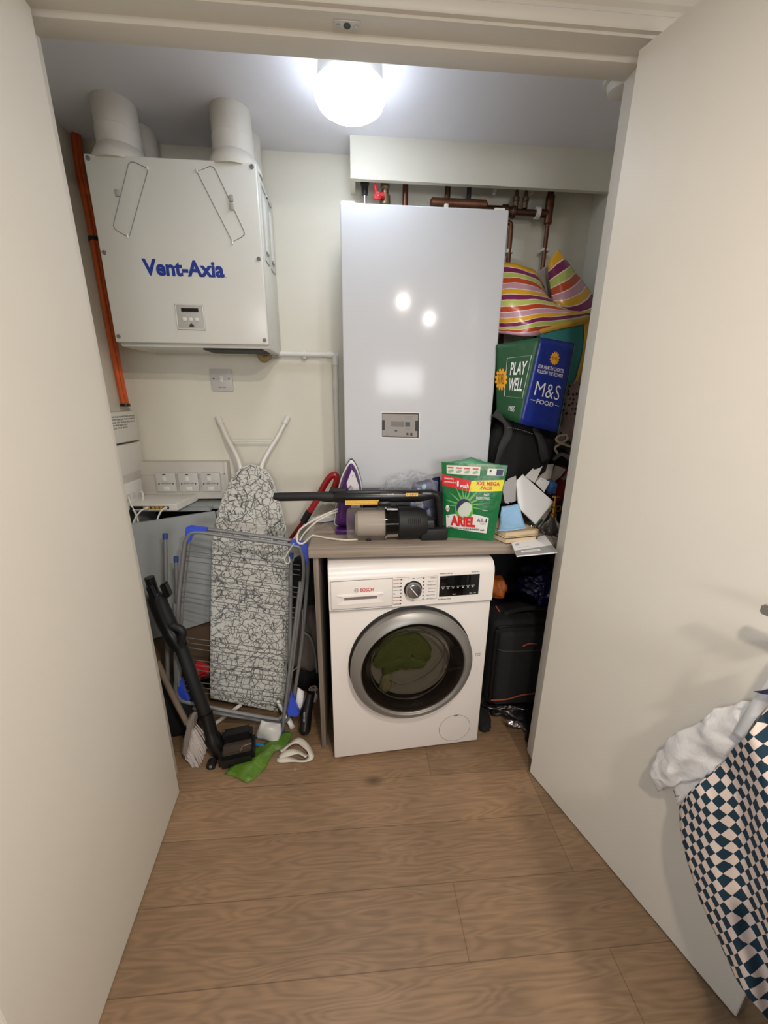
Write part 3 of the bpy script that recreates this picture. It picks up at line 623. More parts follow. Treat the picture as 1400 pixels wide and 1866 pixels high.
# ------------------------------------------------------------------ washing machine
wp = V((-.095, 1.204, 0)); wa = math.atan2(.044, .594)
MW = Matrix.Translation(wp) @ Matrix.Rotation(wa, 4, 'Z')
WW, WD, WH = .598, .49, .846
t = thing('washing_machine', 'white front loading washer dryer under the worktop', 'washing machine', MW @ V((WW/2, WD/2, 0)))
def wpart(name, fn, m, parent=None, **k):
    bm = B(); fn(bm); bmesh.ops.transform(bm, matrix=MW, verts=bm.verts[:]); return obj(name, bm, m, parent or t, **k)
wpart('cabinet', lambda b: box2(b, (0, .0, .018), (WW, WD, .832), bev=.004), WASHW)
wpart('top_lid', lambda b: box2(b, (0, .03, .830), (WW, WD, WH), bev=.006), WASHW)
# fascia: rolled over top edge
def fascia(b):
    prof = [(-.012, .688), (-.012, .80), (-.008, .82), (.004, .836), (.02, .844), (.045, WH), (.045, .688)]
    prism(b, [V((0.0, y, z)) for y, z in prof], V((WW, 0, 0)), bev=.003)
wpart('fascia', fascia, WASHW, smooth=.9)
def wq(u0_, z0_, u1_, z1_, y=-.0122): return Quad(MW @ V((u0_, y, z0_)), MW @ V((u1_, y, z0_)), MW @ V((u1_, y, z1_)), MW @ V((u0_, y, z1_)))
# pixel -> fascia coordinates
MWi = MW.inverted(); nW = MW.to_3x3() @ V((0, -1, 0))
def wl(px, py, y=-.012): 
    p = MWi @ onp(px, py, MW @ V((0, y, 0)), nW); return p.x, p.z
QF = wq(0, 0, 1, 1)     # fascia plane in metres
a = wl(603, 1112); c = wl(716, 1051)
dx0, dx1, dz0, dz1 = .008, wl(715, 1080)[0], .694, .800
dr = wpart('detergent_drawer', lambda b: box2(b, (dx0, -.0145, dz0), (dx1, .0, dz1), bev=.0025), WASHW)
wpart('drawer_gap', lambda b: tube(b, [(dx0-.001, -.0125, dz0-.001), (dx1+.001, -.0125, dz0-.001), (dx1+.001, -.0125, dz1+.001), (dx0-.001, -.0125, dz1+.001)], .0011, 6, True), MGREY)
cxm = (dx0+dx1)/2
wpart('handle_recess', lambda b: (box2(b, (cxm-.062, -.0148, .728), (cxm+.052, -.010, .744))), mat('recess_shadow_grey', (120, 112, 108), .5), dr)
def lip(b):
    prism(b, [V((cxm-.085, -.014, .748)), V((cxm+.075, -.014, .748)), V((cxm+.075, -.020, .746)), V((cxm-.085, -.020, .746))], V((0, 0, .002)))
    prism(b, [V((cxm-.085, -.0145, .747)), V((cxm+.075, -.0145, .747)), V((cxm+.055, -.021, .742)), V((cxm-.065, -.021, .742))], V((0, 0, .004)))
    prism(b, [V((cxm-.062, -.0145, .729)), V((cxm+.052, -.0145, .729)), V((cxm+.075, -.0165, .712)), V((cxm-.085, -.0165, .712))], V((0, .002, 0)))
wpart('handle_lip', lip, WASHW, dr)
QD = wq(0, 0, 1, 1, -.0147)
g0 = wl(658, 1077)[0]; g1 = wl(681, 1072)[0]
words('BOSCH', QD, (g0-.003, .757, g1-.001, .771), REDP, dr, 'logo', bold=.02)
wpart('logo_ring', lambda b: (lathe(b, (g0-.016, -.0147, .764), (0, -1, 0), [(0, .0075), (.0004, .0075), (.0004, .0062), (0, .0062)], 28, cap=False), box(b, (g0-.019, -.015, .764), (.0012, .0006, .011)), box(b, (g0-.013, -.015, .764), (.0012, .0006, .011)), box(b, (g0-.016, -.015, .764), (.006, .0006, .0012))), MGREY, dr)
# dial
kx, kz = wl(753.5, 1075, -.02)
kz = .755
wpart('dial_surround', lambda b: lathe(b, (kx, -.012, kz), (0, -1, 0), [(0, .033), (.003, .033), (.004, .031), (.004, .001)], 40), CHROME)
dl = wpart('dial', lambda b: lathe(b, (kx, -.014, kz), (0, -1, 0), [(0, .0285), (.016, .0285), (.022, .026), (.0235, .022), (.0235, .001)], 48), mat('dial_metal', (150, 148, 148), .2, metal=.9))
wpart('dial_ring', lambda b: lathe(b, (kx, -.0145, kz), (0, -1, 0), [(0, .0322), (.0022, .0322), (.0022, .0295)], 40), BLACK)
wpart('dial_mark', lambda b: prism(b, [V((kx-.016, -.038, kz+.018)), V((kx-.014, -.038, kz+.020)), V((kx+.013, -.038, kz-.015)), V((kx+.011, -.038, kz-.017))], V((0, -.0006, 0))), mat('mark_white', (235, 235, 235), .4), dl)
# programme lettering
bR = B(); bK = B()
lz = [.800-.0135*i-.004 for i in range(8)]
left = ('Intensive Dry', 'Gentle Dry', 'Eco Cotton', 'Freshen Up', 'Mix', 'Sensitive', 'My time Auto', 'Wool/Hand')
right = ('Cottons', 'Easy-Care', 'Mixed Load', 'Delicates', 'Allergy +', 'Super Quick', 'Sportswear')
x0l = dx1+.004
for i, s in enumerate(left): words_in(bR if i in (0, 1, 6) else bK, s, QF, (x0l, lz[i]-.0052, x0l+.0026*len(s), lz[i]), bold=.01)
for i in range(8): rect(bK, QF, (kx-.045, lz[i]-.005, kx-.041, lz[i]), n=1)
for i, s in enumerate(right):
    rect(bK, QF, (kx+.036, lz[i]-.005, kx+.040, lz[i]), n=1); words_in(bK, s, QF, (kx+.082-.0030*len(s), lz[i]-.0052, kx+.082, lz[i]))
words_in(bK, 'Off', QF, (kx-.003, kz+.037, kx+.005, kz+.042)); words_in(bK, 'Drum', QF, (kx-.005, kz-.048, kx+.006, kz-.043))
outline(bK, QF, [(kx+.012, kz+.04), (kx+.086, kz+.045), (kx+.089, kz-.045), (kx+.02, kz-.047)], .0003, closed=False)
outline(bK, QF, [(kx-.012, kz+.038), (kx-.018, kz+.046), (x0l+.01, kz+.047)], .0003, closed=False)
# display
e0 = wl(801, 1070)[0]; e1 = wl(873.5, 1060)[0]; ez0, ez1 = .716, .797
wpart('display', lambda b: box2(b, (e0, -.0135, ez0), (e1, -.008, ez1), bev=.001), mat('black_glass', (6, 6, 8), .06))
def icons(b):
    n = 7
    for i in range(n):
        x = e0+.006+(e1-e0-.018)*i/n
        box2(b, (x, -.0140, .7535), (x+.014, -.0136, .7550)); box2(b, (x+.004, -.0140, .7465), (x+.010, -.0136, .7510)); 
        pass
    box2(b, (e0+.05, -.014, .722), (e0+.064, -.0136, .7245)); box2(b, (e1-.035, -.014, .722), (e1-.024, -.0136, .7245)); box2(b, (e1-.018, -.014, .722), (e1-.010, -.0136, .7245))
wpart('touch_keys', icons, mat('key_grey', (170, 172, 175), .5))
words_in(bK, 'WashDry 8/5 kg', QF, (e0-.002, ez1+.006, e0+.045, ez1+.012), bold=.01); words_in(bK, 'Serie | 6', QF, (e1-.032, ez1+.006, e1-.002, ez1+.012), bold=.01); words_in(bK, 'EcoSilence Drive', QF, (e0-.002, ez0-.013, e0+.045, ez0-.007), bold=.01)
obj('panel_lettering', bK, DGREY, t); obj('red_panel_lettering', bR, REDP, t)
wpart('panel_seam', lambda b: box2(b, (0.002, -.0135, .6865), (WW-.002, -.001, .6885)), mat('seam_grey', (150, 145, 140), .5))
# door
cx, cz = .299, .445
def ringp(b): lathe(b, (cx, .003, cz), (0, -1, 0), [(0, .222), (.010, .2275), (.036, .2315), (.043, .2295), (.048, .2245), (.061, .202), (.062, .197), (.056, .193), (.046, .190)], 96, cap=False)
rg = wpart('door_ring', ringp, mat('satin_silver', (140, 137, 132), .4, metal=.5), smooth=.5)
wpart('door_gasket', lambda b: lathe(b, (cx, .0, cz), (0, -1, 0), [(.0, .236), (.004, .236), (.006, .232), (.006, .215)], 96, cap=False), BLACKM)
GL = thin_clear('smoked_door_glass', (176, 172, 166), .07, .03)
wpart('door_glass', lambda b: lathe(b, (cx, .003, cz), (0, -1, 0), [(.055, .194), (.062, .184), (.069, .15), (.073, .08), (.074, .001)], 72, cap=False), GL, rg)
wpart('drum_back', lambda b: (lathe(b, (cx, .0035, cz), (0, -1, 0), [(.050, .193), (.046, .176), (.010, .154), (-.0, .153)], 72, cap=False)), mat('door_inner_dark', (44, 38, 35), .25))
bowl = wpart('inner_bowl', lambda b: lathe(b, (cx-.012, -.004, cz+.008), (0, -1, 0), [(.028, .150), (.034, .151), (.040, .142), (.046, .120), (.049, .08), (.050, .001)], 64, cap=False), thin_clear('clear_bowl', (222, 222, 216), .06, .05), rg)
wpart('bowl_rim', lambda b: tube(b, [(cx-.012+.146*cos(k*pi/32), -.038, cz+.008+.146*sin(k*pi/32)) for k in range(64)], .0022, 8, True), mat('rim_pale', (150, 148, 144), .2), rg)
wpart('drum_lip', lambda b: tube(b, spline([V((cx-.085, -.030, cz-.055)), V((cx-.045, -.032, cz-.075)), V((cx+.01, -.032, cz-.068)), V((cx+.07, -.032, cz-.03)), V((cx+.115, -.030, cz+.03)), V((cx+.12, -.028, cz+.085))], 6), .0016, 6), mat('rim_pale', (150, 148, 144), .2), rg)  # drum lip line; the pale tube also stands for the rim highlight
def grip(b):
    prism(b, [V((cx+.135, -.05, cz+.075)), V((cx+.152, -.05, cz+.012)), V((cx+.178, -.05, cz+.006)), V((cx+.176, -.05, cz+.03)), V((cx+.160, -.05, cz+.09))], V((0, -.010, 0)), bev=.002)
    prism(b, [V((cx+.120, -.05, cz-.008)), V((cx+.176, -.05, cz+.002)), V((cx+.172, -.05, cz-.008)), V((cx+.135, -.05, cz-.016))], V((0, -.012, 0)), bev=.002)
wpart('door_grip', grip, mat('grip_dark', (50, 48, 48), .25), rg)
wpart('pump_cover', lambda b: tube(b, [(wl(828, 1334, 0)[0]+.066*cos(k*pi/24), -.0006, .098+.066*sin(k*pi/24)) for k in range(48)], .0009, 6, True), mat('seam_grey', (150, 145, 140), .5))
fx = wl(828, 1334, 0)[0]
wpart('cover_latch', lambda b: box2(b, (fx-.006, -.002, .158), (fx+.010, .001, .165), bev=.001), MGREY)
mx_, mz_ = wl(871, 1192, 0)
wpart('manual_symbol', lambda b: (tube(b, [(mx_-.009, -.0006, mz_-.006), (mx_-.009, -.0006, mz_+.005), (mx_, -.0006, mz_+.003), (mx_+.009, -.0006, mz_+.005), (mx_+.009, -.0006, mz_-.006), (mx_, -.0006, mz_-.008)], .0008, 6, True), box(b, (mx_, -.0008, mz_-.002), (.0012, .0008, .011))), MGREY)
for sx in (.035, WW-.035):
    for sy in (.04, WD-.05): wpart('foot', lambda b: cyl(b, (sx, sy, 0), (sx, sy, .02), .02), BLACKM)
# laundry seen through the door glass
GREENC = mat('green_towel', (150, 166, 104), .95, bump=.4, bscale=90, var=.12, scale=10)
b = B(); 
for k, (x, z, sx, sz, rot) in enumerate(((-.06, .06, .05, .07, .5), (-.02, .05, .035, .08, -.1), (.035, .06, .04, .07, -.5), (-.045, .00, .06, .03, -.5), (.02, -.01, .05, .025, .2), (-.085, .04, .03, .06, .6))):
    blob(b, (cx-.012+x, -.012, cz+.01+z), (sx, .012, sz), .2, 1.5, k*3.1, 3, Matrix.Rotation(rot, 4, 'Y'))
bmesh.ops.transform(b, matrix=MW, verts=b.verts[:]); tag(obj('green_towel', b, GREENC), 'crumpled green towel behind the washing machine door glass', 'laundry')
b = B(); blob(b, (cx-.095, -.016, cz-.075), (.022, .010, .038), .25, 1.5, 9, 3, Matrix.Rotation(.2, 4, 'Y'))
bmesh.ops.transform(b, matrix=MW, verts=b.verts[:]); tag(obj('cream_cloth', b, mat('cream_rag', (205, 198, 160), .9)), 'small cream cloth at the lower left of the door glass', 'laundry')

# ------------------------------------------------------------------ grey cabinet with router
GREYM = mat('grey_painted_metal', (148, 152, 152), .5)
zc = .938
t = thing('grey_cabinet', 'low grey cabinet in the left corner with its front panel hanging open', 'cabinet', (-.80, 1.7, 0))
part('top_board', lambda b: box2(b, (XL+.055, 1.70, zc-.018), (-.59, W-.002, zc), bev=.001), GREYM, t)
part('front_rail', lambda b: box2(b, (XL+.055, 1.66, zc-.016), (-.63, 1.70, zc-.002)), GREYM, t)
part('back_board', lambda b: box2(b, (XL+.055, W-.02, .0), (-.59, W-.006, zc-.018)), BLACKM, t)
part('side_board', lambda b: (box2(b, (XL+.055, 1.66, .0), (XL+.07, W-.02, zc-.018)), box2(b, (-.605, 1.66, .0), (-.59, W-.02, zc-.018))), GREYM, t)
A = at(241, 955, 1.50); A2 = at(392, 929, 1.665); dn = V((0, .0, -.50)); wv = V((A2.x-A.x, A2.y-A.y, 0)); A2.z = A.z
part('front_panel', lambda b: box3(b, A-V((0, 0, .52))-wv*.15, wv*1.15, V((-wv.y, wv.x, 0)).normalized()*.014, V((0, 0, .52)), bev=.0015), GREYM, t)
# router
t = thing('router', 'white broadband router lying on the grey cabinet', 'router', (-.84, 1.7, zc))
MR = Matrix.Translation((-.842, 1.690, zc)) @ Matrix.Rotation(radians(-3), 4, 'Z')
def rp(name, fn, m, par=None):
    bm = B(); fn(bm); bmesh.ops.transform(bm, matrix=MR, verts=bm.verts[:]); return obj(name, bm, m, par or t)
shell = rp('shell', lambda b: prism(b, [V((-.125, -.085, .004)), V((.108, -.085, .004)), V((.118, .085, .004)), V((-.108, .085, .004))], V((0, 0, .030)), bev=.003), WHITEP)
rp('port_strip', lambda b: box2(b, (-.085, -.0868, .012), (.075, -.085, .024)), BLACKM)
for k in range(6): rp('port', lambda b: box2(b, (-.03+.017*k, -.0878, .013), (-.018+.017*k, -.0868, .023)), mat('port_yellow', (190, 150, 40), .5) if k < 5 else mat('port_red', (150, 50, 40), .5))
for (px, dx, m, nm) in ((-.07, -.004, BLACK, 'power_lead'), (-.013, -.05, WHITEP, 'network_lead'), (.064, -.03, WHITEP, 'network_lead')):
    pz_ = [MR @ V((px, -.088, .018)), MR @ V((px+dx*.3, -.112, .010)), MR @ V((px+dx*.8, -.128, -.03)), MR @ V((px+dx, -.14, -.09))]
    b = B(); tube(b, spline(pz_, 6), .0032, 8); tube(b, [MR @ V((px, -.086, .018)), MR @ V((px, -.102, .017))], .0055, 8)
    tag(obj('cable', b, m), ('black power lead plugged into the router back' if m is BLACK else ('white network cable in the middle of the router back' if px < 0 else 'white network cable at the right end of the router back')), 'cable')
b = B(); tube(b, spline([(XS+.014, 1.70, 1.0), (XS+.035, 1.69, 1.002), (XS+.045, 1.66, .97), (XS+.03, 1.63, .94), (XS+.02, 1.61, .85)], 6), .0032, 8); tag(obj('cable', b, WHITEP), 'white cable looping from the left wall socket', 'cable')
b = B(); tube(b, spline([(XS+.014, 1.62, 1.0), (XS+.03, 1.60, .97), (XS+.05, 1.59, .92), (XS+.06, 1.58, .84)], 6), .0032, 8); tag(obj('cable', b, WHITEP), 'white cable hanging down at the left of the cabinet', 'cable')

# ------------------------------------------------------------------ ironing board
t = thing('ironing_board', 'ironing board with grey scribble cover leaning upright on the back wall', 'ironing board', (-.49, 1.47, 0))
Pb = V((-.48, 1.47, .03)); Pt = V((-.46, 1.70, 1.12)); nb = V((0, -(Pt.z-Pb.z), Pt.y-Pb.y)).normalized()
px_out = [(382, 1274), (382, 1200), (383, 1120), (384, 1050), (386, 990), (391, 955), (403, 912), (412, 890), (424, 868), (438, 853), (455, 847), (472, 851), (486, 862), (495, 878), (503, 903), (511, 930), (518, 960), (523, 1010), (525, 1070), (525, 1130), (523, 1180), (519, 1240), (513, 1288), (507, 1300)]
out = [onp(a_, b_, Pb, nb) for a_, b_ in px_out]
def brd(b): prism(b, [p for p in out], -nb*.024, bev=.008)
bd = part('padded_cover', brd, scribble_fabric(), t, smooth=1.2)
part('cover_hem', lambda b: tube(b, [p-nb*.020 for p in out], .005, 8, True), mat('hem_white', (200, 200, 196), .8), t)
wl_, wr_ = at(398, 762, W-.014), at(524, 762, W-.014)
WM = mat('white_enamel_tube', (222, 220, 212), .3)
def legs(b):
    for s, w_ in ((-1, wl_), (1, wr_)):
        e = V((-.455+s*.045, 1.715, 1.10)); k = w_*.45+e*.55+V((s*-.004, 0, 0))
        tube(b, spline([w_, w_*.6+e*.4, k*.7+e*.3+V((-s*.003, 0, 0)), e, e-V((0, .02, .10))], 6), .0095, 12)
part('leg_frame', legs, WM, t)
for w_, s in ((wl_, 1), (wr_, -1)):
    d = (V((-.455-s*.045, 1.715, 1.10))-w_).normalized(); part('rubber_foot', lambda b: cyl(b, w_-d*.006, w_+d*.03, .0125), WHITEP, t)
ca, cb = at(425, 803, W-.05), at(496, 803, W-.05); part('cross_bar', lambda b: cyl(b, ca, cb, .0035, seg=10), WM, t)
part('lower_leg', lambda b: cyl(b, (-.52, 1.44, .085), atz(393, 1318, 0.012), .008), WM, t)
part('lower_leg', lambda b: cyl(b, (-.36, 1.45, .09), atz(530, 1322, .012), .008), WM, t)
part('lower_leg_foot', lambda b: cyl(b, atz(527, 1312, .02), atz(533, 1326, .008), .011), WHITEP, t)
# ------------------------------------------------------------------ clothes airer (folded, leaning in front of the ironing board)
SILV = mat('grey_painted_tube', (124, 124, 124), .45, metal=.3); WIRE = mat('grey_wire', (92, 92, 92), .6)
t = thing('clothes_airer', 'folded silver clothes airer with blue corner joints leaning in front of the ironing board', 'clothes airer', atz(514, 1338, 0))
RP = V((-.33, 1.36, 0)); rn = V((0.10, -1, .10)).normalized()
def rp2(px, py, d=0.): return onp(px, py, RP-rn*d, rn)
def frame_pts(pts, d): return spline([rp2(x, y, d) for x, y in pts], 6, True)
f1 = [(357, 970), (420, 978), (534, 994), (548, 1003), (553, 1022), (553, 1054), (543, 1130), (531, 1226), (519, 1295), (511, 1308), (500, 1310), (430, 1298), (345, 1281), (327, 1272), (320, 1254), (321, 1230), (324, 1111), (334, 1010), (340, 982)]
part('front_frame', lambda b: tube(b, frame_pts(f1, 0), .0075, 10, True), SILV, t)
f2 = [(366, 964), (430, 971), (536, 986), (552, 996), (560, 1015), (560, 1060), (549, 1180), (537, 1262), (528, 1300), (512, 1316), (430, 1305), (350, 1290), (334, 1280), (327, 1262), (331, 1111), (343, 1000), (350, 974)]
part('rear_frame', lambda b: tube(b, frame_pts(f2, .028), .0075, 10, True), SILV, t)
def wires(y0, y1, k, d, xl=333, xr=550):
    for i in range(k):
        part('drying_wire', lambda b: cyl(b, rp2(xl-(y0-1000)*.045, y0+9*i, d), rp2(xr-(y1-1000)*.09, y1+9*i, d), .0015, seg=6), WIRE, t)
for y0, y1, k, d in ((1003, 1030, 3, .012), (1041, 1071, 3, 0.005), (1078, 1108, 3, .012), (1160, 1188, 3, .005), (1198, 1228, 3, .012), (1238, 1266, 3, .005)): wires(y0, y1, k, d)
def tubep(px0, py0, px1, py1, d0, d1, cap=True, nm='leg'):
    a_, b_ = rp2(px0, py0, d0), rp2(px1, py1, d1); l = part(nm, lambda b: cyl(b, a_, b_, .0075, seg=12), SILV, t)
    if cap: dd = (b_-a_).normalized(); part('end_cap', lambda b: cyl(b, a_-dd*.004, a_+dd*.018, .0092, seg=12), mat('cap_blue', (42, 66, 130), .5), l)
tubep(301, 974, 306, 1240, .05, .01); tubep(321, 1016, 326, 1250, .04, .0); tubep(531, 1010, 528, 1230, .02, .01)
tubep(514, 1336, 548, 1060, -.012, .0); tubep(322, 1300, 318, 1100, .0, .0, False)
for c_ in ([(337, 976), (338, 962), (345, 959), (376, 963), (376, 969), (352, 975), (342, 990)], [(530, 984), (560, 990), (564, 1012), (560, 1032), (554, 1015), (546, 999), (530, 994)], [(531, 1262), (523, 1298), (526, 1306), (541, 1307), (546, 1300), (536, 1275)], [(322, 1238), (320, 1256), (330, 1274), (344, 1280), (336, 1262), (330, 1240)]):
    part('corner_joint', lambda b: prism(b, [rp2(x, y, -.004) for x, y in c_], rn*-.028, bev=.003), BLUEP, t)
part('folding_stay', lambda b: tube(b, [rp2(551, 1110, -.006), rp2(552, 1160, -.006), rp2(543, 1215, -.006), rp2(532, 1224, -.006)], .0022, 8), SILV, t)
part('hook', lambda b: tube(b, spline([rp2(536, 990, -.01), rp2(526, 1005, -.012), rp2(519, 1018, -.012), rp2(522, 1027, -.012), rp2(528, 1024, -.012), rp2(527, 1014, -.012)], 4), .0022, 8), WHITEP, t)

# ------------------------------------------------------------------ vacuum wand with floor head
t = thing('vacuum_wand', 'black vacuum floor head with upright wand by the left door', 'vacuum wand', atz(430, 1395, 0))
wt, wm, wb2 = at(275, 1060, 1.335), at(322, 1140, 1.325), atz(392, 1345, .09)
part('wand_tube', lambda b: (tube(b, spline([at(287, 1085, 1.335), at(330, 1180, 1.32), at(352, 1240, 1.30), at(383, 1325, 1.28)], 5), .0235, 16)), BLACKM, t)
part('wand_collar', lambda b: (tube(b, spline([at(272, 1052, 1.335), at(281, 1080, 1.335), at(292, 1112, 1.33), at(308, 1146, 1.325), at(330, 1178, 1.32)], 4), [.017]*5+[.030]*8+[.033]*3+[.030], 16)), BLACK, t)
part('release_latch', lambda b: box3(b, at(289, 1068, 1.30), at(300, 1092, 1.30)-at(289, 1068, 1.30), V((.02, 0, .008)), V((0, .03, 0)), bev=.004), BLACK, t)
part('release_latch', lambda b: box3(b, at(264, 1072, 1.30), at(274, 1094, 1.30)-at(264, 1072, 1.30), V((.016, 0, .008)), V((0, .03, 0)), bev=.004), BLACK, t)
part('joint', lambda b: tube(b, spline([at(315, 1140, 1.30), at(333, 1150, 1.295), at(330, 1170, 1.30)], 4), .014, 12), BLACKM, t)
part('neck', lambda b: tube(b, spline([at(376, 1300, 1.28), at(388, 1345, 1.26), at(405, 1370, 1.26)], 5), [.024]*5+[.032]*6, 16), BLACK, t)
h0, h1 = atz(400, 1408, 0), atz(466, 1392, 0); hx = (h1-h0); hd_ = V((-hx.y, hx.x, 0)).normalized()
head = part('floor_head', lambda b: box3(b, h0, hx, hd_*.11, V((0, 0, .062)), bev=.012), BLACK, t)
part('brush_window', lambda b: box3(b, h0+hx*.12+hd_*.01+V((0, 0, .058)), hx*.8, hd_*.055, V((0, 0, .012)), bev=.004), mat('smoked_window', (64, 54, 46), .1), head)
part('upper_housing', lambda b: box3(b, h0+hx*.06+hd_*.062+V((0, 0, .045)), hx*.88, hd_*.06, V((.0, 0, .05)), bev=.012), BLACK, t)
part('glint_trim', lambda b: tube(b, spline([h0+hx*.62+hd_*.01+V((0, 0, .071)), h0+hx*.68+hd_*.03+V((0, 0, .071)), h0+hx*.9+hd_*.035+V((0, 0, .070))], 4), .0018, 6), mat('brown_trim', (130, 100, 76), .3), head)
wc = atz(386, 1392, .016); part('wheel', lambda b: (cyl(b, wc-V((0, .012, 0)), wc+V((0, .012, 0)), .018), ), BLACKM, t); part('wheel_cap', lambda b: cyl(b, wc-V((0, .0135, 0)), wc-V((0, .012, 0)), .006), MGREY, t)

# ------------------------------------------------------------------ broom
t = thing('broom', 'worn grey broom with splayed bristles resting beside the left door', 'broom', atz(352, 1405, 0))
YBm = 1.24
part('handle', lambda b: tube(b, spline([at(286, 1205, YBm+.03), at(312, 1262, YBm+.02), at(341, 1318, YBm)], 4), .0105, 12), mat('broom_handle', (104, 90, 76), .7), t)
hb = [(338, 1318), (345, 1312), (352, 1312), (353, 1322), (348, 1345), (341, 1378), (334, 1381), (331, 1374), (334, 1350), (339, 1330)]
part('head_block', lambda b: prism(b, [at(x, y, YBm-.02) for x, y in hb], V((0, .045, 0)), bev=.005), mat('broom_grey', (128, 118, 110), .7), t)
def bris(b):
    for i in range(19):
        u = i/18; p = at(352-12*u, 1322+54*u, YBm)
        for k in range(4):
            yy = YBm-.014+.030*k/3; root = V((p.x, yy, p.z)); q = at(377-18*u, 1360+48*u, YBm)
            for j in range(5):
                e = V((q.x+random.uniform(-.004, .004), YBm+(yy-YBm)*1.6+random.uniform(-.004, .004), max(q.z+random.uniform(-.010, .006), .002)))
                m_ = (root+e)/2+V((random.uniform(-.001, .001), 0, .004)); tube(b, [root, m_, e], [.0010, .0010, .0006], 4, cap=False)
part('bristles', bris, mat('bristle_grey', (188, 178, 172), .8, var=.1, scale=60), t)

# ------------------------------------------------------------------ bits on the floor, left
def sheet(name, ctrl, m, label, cat, thick=.002, n=5, amp=0., fs=14., group=None, **k):
    b = B(); net(b, ctrl, n, amp=amp, fs=fs, **k); return tag(obj(name, b, m, solid=thick, smooth=1.5), label, cat, group)
GRN = mat('green_plastic_bag', (80, 116, 30), .45, var=.2, bump=.5, bscale=30)
F = lambda px, py, z=.004: atz(px, py, z)
sheet('green_bag', [[F(462, 1368, .010), F(485, 1352, .012), F(512, 1334, .010), F(534, 1336, .006)], [F(436, 1388, .012), F(470, 1374, .020), F(505, 1352, .022), F(524, 1356, .008)], [F(418, 1402, .012), F(455, 1395, .022), F(480, 1376, .016), F(500, 1372, .006)], [F(410, 1410, .004), F(440, 1420, .008), F(458, 1424, .006), F(487, 1394, .004)]], GRN, 'flattened green plastic bag on the floor under the vacuum head', 'bag', amp=.007, fs=26)
sheet('white_carton', [[at(474, 1312, 1.34), at(495, 1316, 1.34), at(512, 1318, 1.34)], [at(470, 1330, 1.32), at(490, 1330, 1.31), at(513, 1335, 1.32)], [F(466, 1346, .012), F(488, 1352, .010), F(505, 1356, .006)]], mat('pale_plastic', (196, 194, 190), .4), 'crumpled pale plastic wrapper standing below the clothes airer', 'wrapper', amp=.006)
b = B(); cyl(b, F(467, 1356, .008), F(490, 1362, .008), .0065, seg=12); tag(obj('blue_pen', b, mat('bright_blue', (20, 120, 190), .35)), 'short bright blue tube lying on the green bag', 'tube')
def ribbon(b, pts, w, n=6, up=V((0, 0, 1))):
    sp = spline(pts, n); prev = None; lay = b.loops.layers.uv.verify()
    for i, p in enumerate(sp):
        d = (sp[min(i+1, len(sp)-1)]-sp[max(i-1, 0)]).normalized(); s_ = d.cross(up).normalized()*w*.5+V(up)*w*.25*sin(i*.35)
        cur = (b.verts.new(p-s_), b.verts.new(p+s_))
        if prev: b.faces.new((prev[0], prev[1], cur[1], cur[0]))
        prev = cur
b = B(); ribbon(b, [F(512, 1370, .014), F(528, 1356, .022), F(545, 1350, .022), F(562, 1364, .02), F(567, 1378, .012), F(554, 1386, .006), F(530, 1384, .006), F(508, 1382, .008), F(520, 1374, .02), F(542, 1370, .022), F(560, 1378, .022)], .022)
tag(obj('white_strap', b, mat('cotton_tape', (206, 200, 186), .85), solid=.0015, smooth=1.5), 'loose loop of white cotton strap on the floor', 'strap')
b = B(); lathe(b, F(538, 1401, 0), (0, 0, 1), [(0, .008), (.002, .007), (.003, .001)], 20); tag(obj('clear_pad', b, mat('clear_gel', (150, 128, 104), .15)), 'small clear round pad on the floor below the white strap', 'pad')
t = thing('black_device', 'black cylindrical device standing on floor left of the end panel', 'device', F(556, 1332, 0))
a_ = F(556, 1333, .008); 
part('body', lambda b: tube(b, [a_, V((a_.x, a_.y, .02)), at(558, 1300, a_.y+.03), at(566, 1262, a_.y+.06)], [.021, .026, .025, .020], 20), BLACK, t)
Qd = Quad(at(549, 1318, a_.y-.017), at(549, 1300, a_.y+.0), at(559, 1297, a_.y+.0), at(558, 1317, a_.y-.017))
words('BLACK+DECKER', Qd, (.05, .35, .95, .65), mat('print_white', (200, 200, 200), .5), t, 'lettering', off=.012)
sheet('white_box', [[at(543, 1252, 1.42), at(554, 1260, 1.42)], [at(540, 1275, 1.40), at(552, 1280, 1.40)], [at(540, 1292, 1.40), at(546, 1296, 1.40)]], CARD, 'curled white card behind the airer lower blue joint', 'card', thick=.003, n=3)
GCL = mat('taupe_cloth', (96, 86, 78), .95, bump=.4, bscale=60)
def lump(name, c, s, m, label, cat, amp=.14, seed=0, fs=1.6, M=I4, group=None, sub=4):
    b = B(); blob(b, c, s, amp, fs, seed, sub, M); return tag(obj(name, b, m, smooth=1.4), label, cat, group)
lump('taupe_cloth_bundle', (-.255, 1.66, .27), (.085, .10, .17), GCL, 'taupe grey cloth bundle between the airer and the end panel', 'cloth bundle', .14, 3)
lump('black_bag', (-.235, 1.68, .07), (.075, .12, .07), BFAB, 'dark bag under the taupe cloth bundle by the end panel', 'bag', .12, 5)
lump('spotted_cloth', at(571, 1266, 1.48), (.022, .03, .035), dots_mat('spotted_fabric', (190, 175, 168), (40, 32, 34), 60), 'small spotted cloth poking out beside the end panel', 'cloth', .2, 8)
lump('black_bag', (-.25, 1.70, .56), (.07, .09, .12), BFAB, 'black bag behind the top right of the clothes airer', 'bag', .16, 11)
b = B(); tube(b, spline([at(553, 1152, 1.55), at(566, 1162, 1.55), at(574, 1190, 1.55), at(578, 1225, 1.55)], 5), .0045, 8); tag(obj('cable', b, MGREY), 'grey cable drooping between the airer and the end panel', 'cable')
